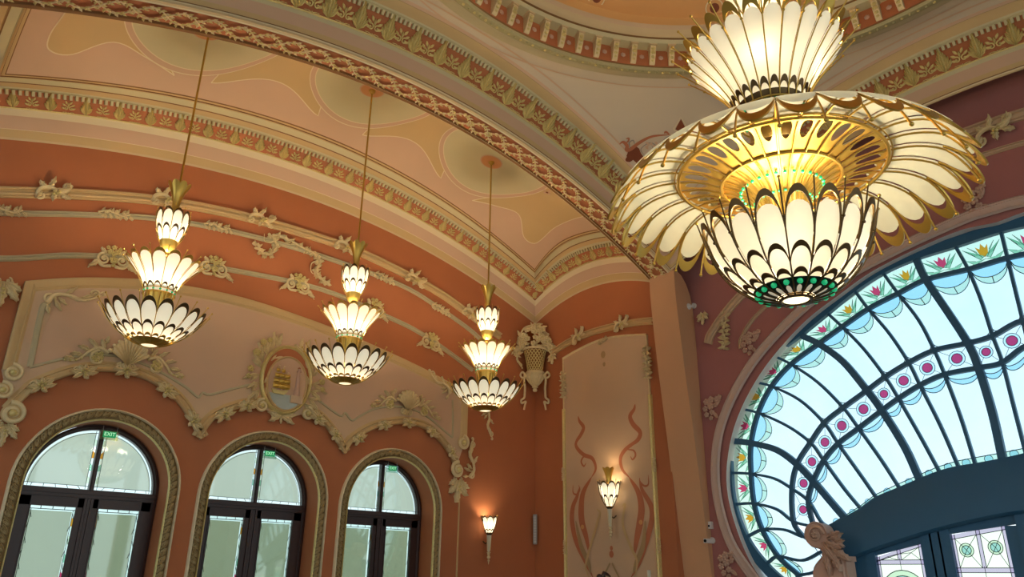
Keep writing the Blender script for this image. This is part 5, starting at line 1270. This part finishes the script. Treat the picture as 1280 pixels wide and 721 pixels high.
def ringed(root, nm, mb, N, ph, smooth=True):
    o = mb.build(nm, root, smooth=smooth); o.rotation_euler = (0, 0, ph)
    for k in range(1, N): c = link(nm, o.data, root); c.rotation_euler = (0, 0, ph+TAU*k/N)
def tier(nm, root):
    o = bpy.data.objects.new(nm, bpy.data.meshes.new(nm)); col.objects.link(o); o.parent = root; return o
def fill(o, mb):
    t = mb.build('tmp', None, smooth=True); o.data = t.data; o.data.name = o.name; bpy.data.objects.remove(t)
def tube_ring(mb, r, z, rad, m, n=72): mb.tube([(r*math.cos(TAU*k/n), r*math.sin(TAU*k/n), z) for k in range(n)], rad, m, 6, closed=True)
def gems(root, rz, N, ph, r, nm='green_gem'):
    mb = MB(); mb.ball((rz[0], 0, rz[1]), r, GEM, 8, 5); o = mb.build(nm, root, smooth=True); o.rotation_euler = (0, 0, ph)
    for k in range(1, N): c = link(nm, o.data, root); c.rotation_euler = (0, 0, ph+TAU*k/N)
def lamp(loc, e, color=(1, .87, .66), r=.06):
    l = bpy.data.lights.new('lamp_bulb', 'POINT'); l.energy = e; l.color = color; l.shadow_soft_size = r
    o = bpy.data.objects.new('lamp_bulb', l); col.objects.link(o); o.location = loc; return o
# ---- small chandelier, local z = 0 at the bottom glass disc (world 3.85)
Z0 = 3.85
def small_chandelier(label, rodtop):
    root = empty('small_chandelier'); tag(root, label, 'chandelier', None)
    TB, TN, TC, TU, TH = [tier(n, root) for n in ('lower_bowl', 'neck', 'crown', 'upper_cup', 'hood')]
    q = lambda L: [(r, z-Z0) for r, z in L]
    bowl = Prof(q([(.085, 3.865), (.19, 3.905), (.30, 3.975), (.40, 4.065), (.475, 4.165), (.525, 4.255)])); N = 18; ph = .1
    ringed(TB, 'glass_petal', m_petal(bowl, N, .16, .74, .90, .94, PETALS_), N, ph)
    ringed(TB, 'brass_arch', m_arch(bowl, N, .66, .91, .985, BRASSD), N, ph)
    ringed(TB, 'small_arch', m_arch(bowl, N, .34, .50, .56, BRASSD), N, ph)
    ringed(TB, 'brass_rod', m_rod(bowl, N, 0, 1.07, .0042, BRASS, .011, lift=.02), N, ph)
    mb = MB(); mb.lathe([bowl.at(t/8*.19) for t in range(9)], BRASS, 36); tube_ring(mb, .088, .012, .010, BRASS, 32); fill(TB, mb)
    mb = MB(); mb.lathe([(.0, .004), (.05, .004), (.08, .012)], PETAL, 28); mb.build('bottom_glass', TB, smooth=True)
    ringed(TB, 'tiny_arch', m_arch(bowl, N, .16, .24, .29, BRASS), N, ph)
    neck = Prof(q([(.11, 4.10), (.125, 4.25), (.15, 4.43), (.16, 4.50)]))
    mb = MB(); mb.lathe([(r-.012, z) for r, z in neck.P], GOLD, 28); tube_ring(mb, .165, 4.43-Z0, .007, BRASS, 36); tube_ring(mb, .165, 4.475-Z0, .006, BRASS, 36); fill(TN, mb)
    ringed(TN, 'neck_rod', m_rod(neck, 14, 0, 1, .007, BRASS, off=.004), 14, .2)
    gems(TN, (.158, 4.455-Z0), 14, .2+PI/14, .012)
    crown = Prof(q([(.15, 4.43), (.175, 4.52), (.225, 4.62), (.30, 4.72), (.365, 4.80), (.40, 4.845)])); N = 14
    ringed(TC, 'glass_petal', m_petal(crown, N, .02, .72, .90, .93, PETALS_), N, .2)
    ringed(TC, 'brass_arch', m_arch(crown, N, .64, .91, .98, BRASS, off=-.012), N, .2)
    ringed(TC, 'small_arch', m_arch(crown, N, .04, .18, .23, BRASSD), N, .2)
    ringed(TC, 'brass_rod', m_rod(crown, N, 0, 1.06, .0042, BRASS, .010, lift=.01), N, .2)
    mb = MB(); mb.lathe([(0, 4.93-Z0), (.03, 4.937-Z0), (.065, 4.965-Z0), (.088, 5.02-Z0), (.095, 5.07-Z0)], GOLD, 24); mb.ball((0, 0, 4.915-Z0), .022, BRASS, 10, 6); fill(TU, mb)
    cup = Prof(q([(.092, 5.06), (.135, 5.15), (.165, 5.26), (.178, 5.36), (.175, 5.43)])); N = 10
    ringed(TU, 'glass_petal', m_petal(cup, N, .0, .72, .92, .94, PETALS_), N, .3)
    ringed(TU, 'brass_arch', m_arch(cup, N, .66, .93, 1.0, BRASSD), N, .3)
    ringed(TU, 'small_arch', m_arch(cup, N, .1, .42, .50, BRASSD), N, .3)
    ringed(TU, 'brass_rod', m_rod(cup, N, 0, 1.04, .004, BRASS, .008), N, .3)
    hood = Prof(q([(.035, 5.40), (.045, 5.55), (.075, 5.68), (.13, 5.80)])); 
    mb = MB(); mb.lathe([(.0, 5.39-Z0), (.04, 5.39-Z0), (.034, 5.45-Z0), (.02, 5.6-Z0)], BRASS, 20); fill(TH, mb)
    mb = MB(); tube_ring(mb, .155, 4.50-Z0, .006, BRASS, 36); fill(TC, mb)
    ringed(TH, 'hood_leaf', m_petal(hood, 8, .0, .80, 1.0, 1.12, BRASS, off=0), 8, .1)
    mb = MB(); mb.tube([(0, 0, .03), (0, 0, rodtop-Z0-.03)], .013, BRASS, 8); mb.lathe([(.0, rodtop-Z0), (.05, rodtop-Z0-.005), (.045, rodtop-Z0-.03), (.015, rodtop-Z0-.06), (0, rodtop-Z0-.06)], BRASS, 20); mb.build('hanging_rod', root, smooth=True)
    return root
ch_lab = ['small three-tier glass chandelier on the left, nearest of the three along the arched doors', 'small three-tier glass chandelier in the middle of the row, beside the ship medallion', 'small three-tier glass chandelier on the right of the row, nearest the room corner']
tops = [panel(x, CHY, .021).z for x in CHX]
protos = None
for i, X_ in enumerate(CHX):
    r_ = small_chandelier(ch_lab[i], tops[i]) if True else None
    r_.location = (X_, CHY, Z0)
    lamp((X_, CHY, 4.12), SMALL_E, r=.10); lamp((X_, CHY, 4.66), SMALL_E*.8, r=.07); lamp((X_, CHY, 5.22), SMALL_E*.3, r=.05)
# ---- large chandelier
K = 1.028; CX, CY = 4.75, 2.30
def g(L): return [(r*K, (z-3.36)*K) for r, z in L]
BZ = 1.6+(3.36-1.6)*K
big = empty('large_chandelier', (CX, CY, BZ)); tag(big, 'huge tiered brass and white glass chandelier with a petalled disc, hanging before the shell window', 'chandelier')
TB, TT, TD, TC, TU, TH = [tier(n, big) for n in ('lower_bowl', 'trumpet', 'petal_disc', 'crown', 'upper_cup', 'hood')]
bowl = Prof(g([(.095, 3.375), (.22, 3.41), (.36, 3.50), (.47, 3.64), (.54, 3.80), (.585, 3.96)]), 10); N = 18; ph = math.radians(-63.9-90+180+10*0)+math.radians(9)
ringed(TB, 'glass_petal', m_petal(bowl, N, .20, .72, .86, .955, PETAL), N, ph)
ringed(TB, 'brass_arch', m_arch(bowl, N, .60, .925, .985, BRASSD, off=.012, th=.014), N, ph)
ringed(TB, 'small_arch', m_arch(bowl, N, .33, .50, .545, BRASSD, off=.012), N, ph)
ringed(TB, 'tiny_arch', m_arch(bowl, N, .20, .285, .33, BRASSD, off=.012), N, ph)
ringed(TB, 'brass_rod', m_rod(bowl, N, 0, 1.05, .0055, BRASSD, .012, bead=.74, off=.014), N, ph)
mb = MB(); mb.lathe([bowl.at(.04+t/8*.19) for t in range(9)], BLACKM, 54); tube_ring(mb, .098*K, .012, .014, BRASSD, 40); tube_ring(mb, .12*K, .02, .006, BRASSD, 40); tube_ring(mb, .15*K, .03, .005, BRASSD, 40); fill(TB, mb)
ringed(TB, 'glowing_slot', m_petal(bowl, N, .05, .10, .15, .5, PETAL, both=True, off=.006), N, ph)
gems(TB, (bowl.at(.19)[0]+.002, bowl.at(.19)[1]-.006), N, ph, .021)
mb = MB(); mb.lathe([(.0, .004), (.06, .002), (.095, .012)], PETALD, 32); mb.build('bottom_glass', TB, smooth=True)
trump = Prof(g([(.13, 3.66), (.135, 3.85), (.155, 4.02), (.21, 4.15), (.31, 4.235), (.41, 4.28)]), 8)
NT = 30; phd = math.radians(-38.5)
mb = MB(); mb.lathe([(r-.014, z+.004) for r, z in trump.P], GOLD, 60); fill(TT, mb)
for ang_off in (0,):
    ringed(TT, 'trumpet_rod', m_rod(trump, NT, .1, 1, .0075, BRASS, off=.006), NT, phd)
gems(TT, (trump.at(.80)[0]+.004, trump.at(.80)[1]-.012), NT, phd, .014); gems(TT, (trump.at(.62)[0]+.004, trump.at(.62)[1]-.008), NT, phd, .011, 'small_green_gem')
# gold plates with oval openings between the two rings
plate_p = Prof(g([(.41, 4.28), (.52, 4.33), (.62, 4.355), (.71, 4.36)]), 5)
mb = MB(); a = PI/NT*.93; M_ = 28; rows = []
for i in range(M_+1):
    f = TAU*i/M_; c, s_ = math.cos(f), math.sin(f)
    kx = 1/max(abs(c), abs(s_)); O = (a*c*kx, .5+.49*s_*kx); I = (a*.62*c, .60+.27*s_)
    rows.append([plate_p.pt(I[0]+(O[0]-I[0])*q, I[1]+(O[1]-I[1])*q, 0) for q in (0, .3, 1)])
mb.grid(rows, GOLD); ringed(TD, 'pierced_plate', mb, NT, phd)
disc = Prof(g([(.41, 4.285), (.56, 4.35), (.71, 4.365), (.86, 4.36), (1.0, 4.315), (1.10, 4.24), (1.18, 4.14), (1.24, 4.04)]), 8)
tt = lambda r: next(t/200 for t in range(201) if disc.at(t/200)[0] >= r*K)
ringed(TD, 'disc_petal', m_petal(disc, NT, tt(.655), tt(1.08), tt(1.175), .93, PETALD, both=True, off=-.012), NT, phd)
ringed(TD, 'disc_arch', m_arch(disc, NT, tt(1.03), tt(1.195), .995, BRASS, off=.004, th=.012, wi=.95), NT, phd)
ringed(TD, 'disc_rod', m_rod(disc, NT, 0, 1.0, .0075, BRASS, .015, off=.016, lift=.045), NT, phd)
mb = MB(); tube_ring(mb, .41*K, (4.272-3.36)*K, .013, BRASS, 90); tube_ring(mb, .395*K, (4.29-3.36)*K, .007, BRASS, 90); mb.build('inner_ring', TT, smooth=True)
mb = MB(); tube_ring(mb, .715*K, (4.335-3.36)*K, .014, BRASS, 110); tube_ring(mb, .74*K, (4.35-3.36)*K, .006, BRASS, 110); fill(TD, mb)
mb = MB(); mb.lathe(g([(.20, 4.84), (.17, 4.70), (.18, 4.55), (.26, 4.46), (.40, 4.42)]), BRASS, 48); mb.lathe(g([(.02, 4.4), (.02, 5.6)]), BRASS, 12); mb.build('upper_neck', big, smooth=True)
crown = Prof(g([(.225, 4.78), (.235, 4.88), (.285, 5.00), (.37, 5.14), (.48, 5.28), (.575, 5.39), (.645, 5.47)]), 8); N = 24; ph = math.radians(6)
ringed(TC, 'glass_petal', m_petal(crown, N, .06, .76, .87, .955, PETAL), N, ph)
ringed(TC, 'brass_arch', m_arch(crown, N, .68, .90, .99, BRASS, off=-.02, th=.012, wi=.94), N, ph)
ringed(TC, 'small_arch', m_arch(crown, N, .12, .215, .275, BRASSD, off=.012), N, ph)
ringed(TC, 'brass_rod', m_rod(crown, N, 0, 1.05, .0055, BRASS, .012, bead=.80, off=.012, lift=.015), N, ph)
mb = MB(); mb.lathe([(crown.at(t)[0]+.008, crown.at(t)[1]) for t in (0, .04, .08, .12, .155)], BRASSD, 48); tube_ring(mb, crown.at(.085)[0]+.012, crown.at(.085)[1], .008, BRASS, 60); tube_ring(mb, crown.at(0)[0]+.012, crown.at(0)[1], .010, BRASS, 60); fill(TC, mb)
gems(TC, (crown.at(.05)[0]+.012, crown.at(.05)[1]), N, ph, .013)
cup = Prof(g([(.12, 5.72), (.19, 5.84), (.24, 6.0), (.26, 6.15), (.255, 6.25)])); N = 12
ringed(TU, 'cup_petal', m_petal(cup, N, .0, .72, .92, .9, PETAL), N, .3); ringed(TU, 'cup_arch', m_arch(cup, N, .66, .93, 1.0, BRASSD), N, .3)
ringed(TU, 'cup_rod', m_rod(cup, N, 0, 1.04, .005, BRASS, .01), N, .3)
mb = MB(); mb.lathe(g([(0, 5.60), (.05, 5.61), (.10, 5.66), (.125, 5.73)]), GOLD, 24); fill(TU, mb)
hood = Prof(g([(.05, 6.3), (.06, 6.5), (.10, 6.7), (.19, 6.85)])); mb = MB(); mb.lathe(g([(0, 6.28), (.05, 6.28), (.04, 6.4), (.02, 6.6)]), BRASS, 20); fill(TH, mb); ringed(TH, 'hood_leaf', m_petal(hood, 8, 0, .8, 1, 1.12, BRASS, off=0), 8, .1)
mb = MB(); mb.tube([(0, 0, .3), (0, 0, 9.02-BZ)], .014, BRASS, 10); mb.lathe([(.0, 9.03-BZ), (.12, 9.02-BZ), (.10, 8.97-BZ), (0, 8.92-BZ)], BRASS, 24); mb.build('hanging_rod', big, smooth=True)
lz = lambda z: 1.6+(z-1.6)*K
for k in range(4):
    a = TAU*k/4+.4; lamp((CX+.30*math.cos(a), CY+.30*math.sin(a), lz(3.68)), BIG_E*.25, r=.07)
    lamp((CX+.30*math.cos(a), CY+.30*math.sin(a), lz(5.22)), BIG_E*.25, r=.07)
for k in range(6):
    a = TAU*k/6; lamp((CX+.31*math.cos(a), CY+.31*math.sin(a), lz(4.02)), BIG_E*.015, color=(1, .9, .68), r=.05)
# ---- wall sconces
def sconce(label, loc, out, s, hooded):
    root = empty('wall_sconce', loc); tag(root, label, 'wall lamp')
    ox, oy = out.x*.15*s, out.y*.15*s
    def sub(nm, mb, ph=0):
        mb.v = [(x*s, y*s, z*s) for x, y, z in mb.v]; o = mb.build(nm, root, smooth=True); return o
    def rg(nm, mb, N, ph):
        mb.v = [(x*s, y*s, z*s) for x, y, z in mb.v]; o = mb.build(nm, root, smooth=True)
        for k in range(N):
            c = o if k == 0 else link(nm, o.data, root); c.location = (ox, oy, 0); c.rotation_euler = (0, 0, ph+TAU*k/N)
    cup = Prof([(.05, 0), (.075, .06), (.105, .15), (.125, .23), (.13, .27)] if not hooded else [(.045, 0), (.09, .08), (.14, .2), (.165, .33), (.17, .38)]); N = 8
    rg('glass_petal', m_petal(cup, N, .04, .74, .93, .92, PETALS_), N, .2); rg('brass_arch', m_arch(cup, N, .7, .93, 1.0, BRASSD), N, .2)
    rg('small_arch', m_arch(cup, N, .08, .2 if not hooded else .42, .26 if not hooded else .5, BRASSD), N, .2); rg('brass_rod', m_rod(cup, N, 0, 1.06, .004, BRASSD, .007), N, .2)
    mb = MB(); mb.lathe([(0, -.03), (.03, -.03), (.055, -.01), (.05, .012), (.0, .012)], BRASSD, 20); o = sub('collar', mb); o.location = (ox, oy, 0)
    mb = MB(); mb.lathe([(.0, -.29), (.022, -.28), (.028, -.2), (.034, -.1), (.04, -.03)], PETALD, 16)
    for k in range(8): a = TAU*k/8; mb.tube([(.036*math.cos(a), .036*math.sin(a), -.03), (.025*math.cos(a), .025*math.sin(a), -.27)], .004, ORN, 5)
    o = sub('fluted_stem', mb); o.location = (ox, oy, 0)
    mb = MB(); mb.ball((0, 0, -.32), .026, ORN, 8, 5); mb.ball((0, 0, -.37), .03, ORN, 8, 5); mb.ball((0, 0, -.42), .02, ORN, 8, 5); mb.tube([(0, 0, -.42), (0, 0, -.48)], [.014, .004], ORN, 6); mb.lathe([(.03, -.29), (.036, -.30), (.02, -.31)], ORN, 12); o = sub('drop_finial', mb); o.location = (ox, oy, 0)
    mb = MB(); mb.tube([tuple(-out*0+Vector((0, 0, -.12))), (ox/s*.4, oy/s*.4, -.16), (ox/s, oy/s, -.12)], .009, BRASSD, 8); sub('wall_arm', mb)
    if hooded:
        hd = Prof([(.04, .36), (.045, .44), (.07, .53), (.10, .60)]); rg('hood_leaf', m_petal(hd, 7, 0, .8, 1, 1.1, BRASS, off=0), 7, .1)
        mb = MB(); mb.tube([(0, 0, 0), (0, 0, .45)], .008, BRASS, 6); o = sub('centre_stem', mb); o.location = (ox, oy, 0)
    return root
sconce('small lit petal sconce on the plain red wall between the right door and the corner', (8.49, YA, 2.27), Vector((0, -1, 0)), 1.0, False)
lamp((8.49, YA-.15, 2.42), SCONCE_E, r=.05)
sconce('tall lit petal sconce with a brass hood on the painted pink panel', (XB-.02, 8.12, 2.66), Vector((-1, 0, 0)), 1.03, True)
lamp((XB-.17, 8.12, 2.88), SCONCE_E*1.2, r=.06); lamp((XB-.17, 8.12, 3.14), SCONCE_E*.6, r=.04)

# ---- repeats share a group
GROUPS = dict(small_chandelier='small chandeliers hanging in a row along the arched doors', door_surround='carved surrounds of the arched doors', exit_sign='green exit signs over the arched doors', wall_sconce='lit petal wall sconces', ceiling_frieze='leaf friezes under the ceilings', leaf_clasp='leaf and berry clasps on the scalloped moulding', volute='spiral volutes of the pink panel', shell_cartouche='shell cartouches on the pink panel', rosette_ornament='gilt flower rosettes on the lower thin moulding', flower_trail='stucco flower trails', blossom_cluster='blossom clusters on the plum wall', leaf_drop_ornament='hanging acanthus drops', leaf_scroll_ornament='pale leaf scrolls', security_camera='white security cameras on the plum wall')
for o in list(bpy.data.objects):
    b = o.name.split('.')[0]
    if o.parent is None and 'label' in o.keys():
        if b in GROUPS: o['group'] = GROUPS[b]
        elif b == 'stucco_ornament': o['group'] = 'leafy sprigs on the mouldings' if 'sprig' in o['label'] else 'curled leaf clasps on the mouldings'
# ================================================================== CAMERA, WORLD
cd = bpy.data.cameras.new('camera'); cd.sensor_width = 36; cd.lens = FPX/1280*36; cd.clip_end = 200; cd.clip_start = .02
co = bpy.data.objects.new('camera', cd); col.objects.link(co)
M = Matrix.Identity(4)
for i in range(3): M[i][0] = RT[i]; M[i][1] = UP[i]; M[i][2] = -FW[i]; M[i][3] = EYE[i]
co.matrix_world = M; sc.camera = co
w = bpy.data.worlds.new('sky'); sc.world = w; w.use_nodes = True; nt = w.node_tree; nt.nodes.clear()
out = nt.nodes.new('ShaderNodeOutputWorld'); bg = nt.nodes.new('ShaderNodeBackground'); tc = nt.nodes.new('ShaderNodeTexCoord'); sx = nt.nodes.new('ShaderNodeSeparateXYZ'); cr = nt.nodes.new('ShaderNodeValToRGB')
nt.links.new(tc.outputs['Generated'], sx.inputs[0]); nt.links.new(sx.outputs['Z'], cr.inputs[0])
cr.color_ramp.elements[0].position = 0; cr.color_ramp.elements[0].color = (.84, .95, .98, 1)
cr.color_ramp.elements[1].position = .6; cr.color_ramp.elements[1].color = (.50, .80, .98, 1)
nt.links.new(cr.outputs[0], bg.inputs[0]); bg.inputs[1].default_value = WORLD_S; nt.links.new(bg.outputs[0], out.inputs[0])
vs = sc.view_settings; vs.view_transform = 'Standard'; vs.look = 'None'; vs.gamma = 1; vs.use_curve_mapping = False; vs.exposure = 0
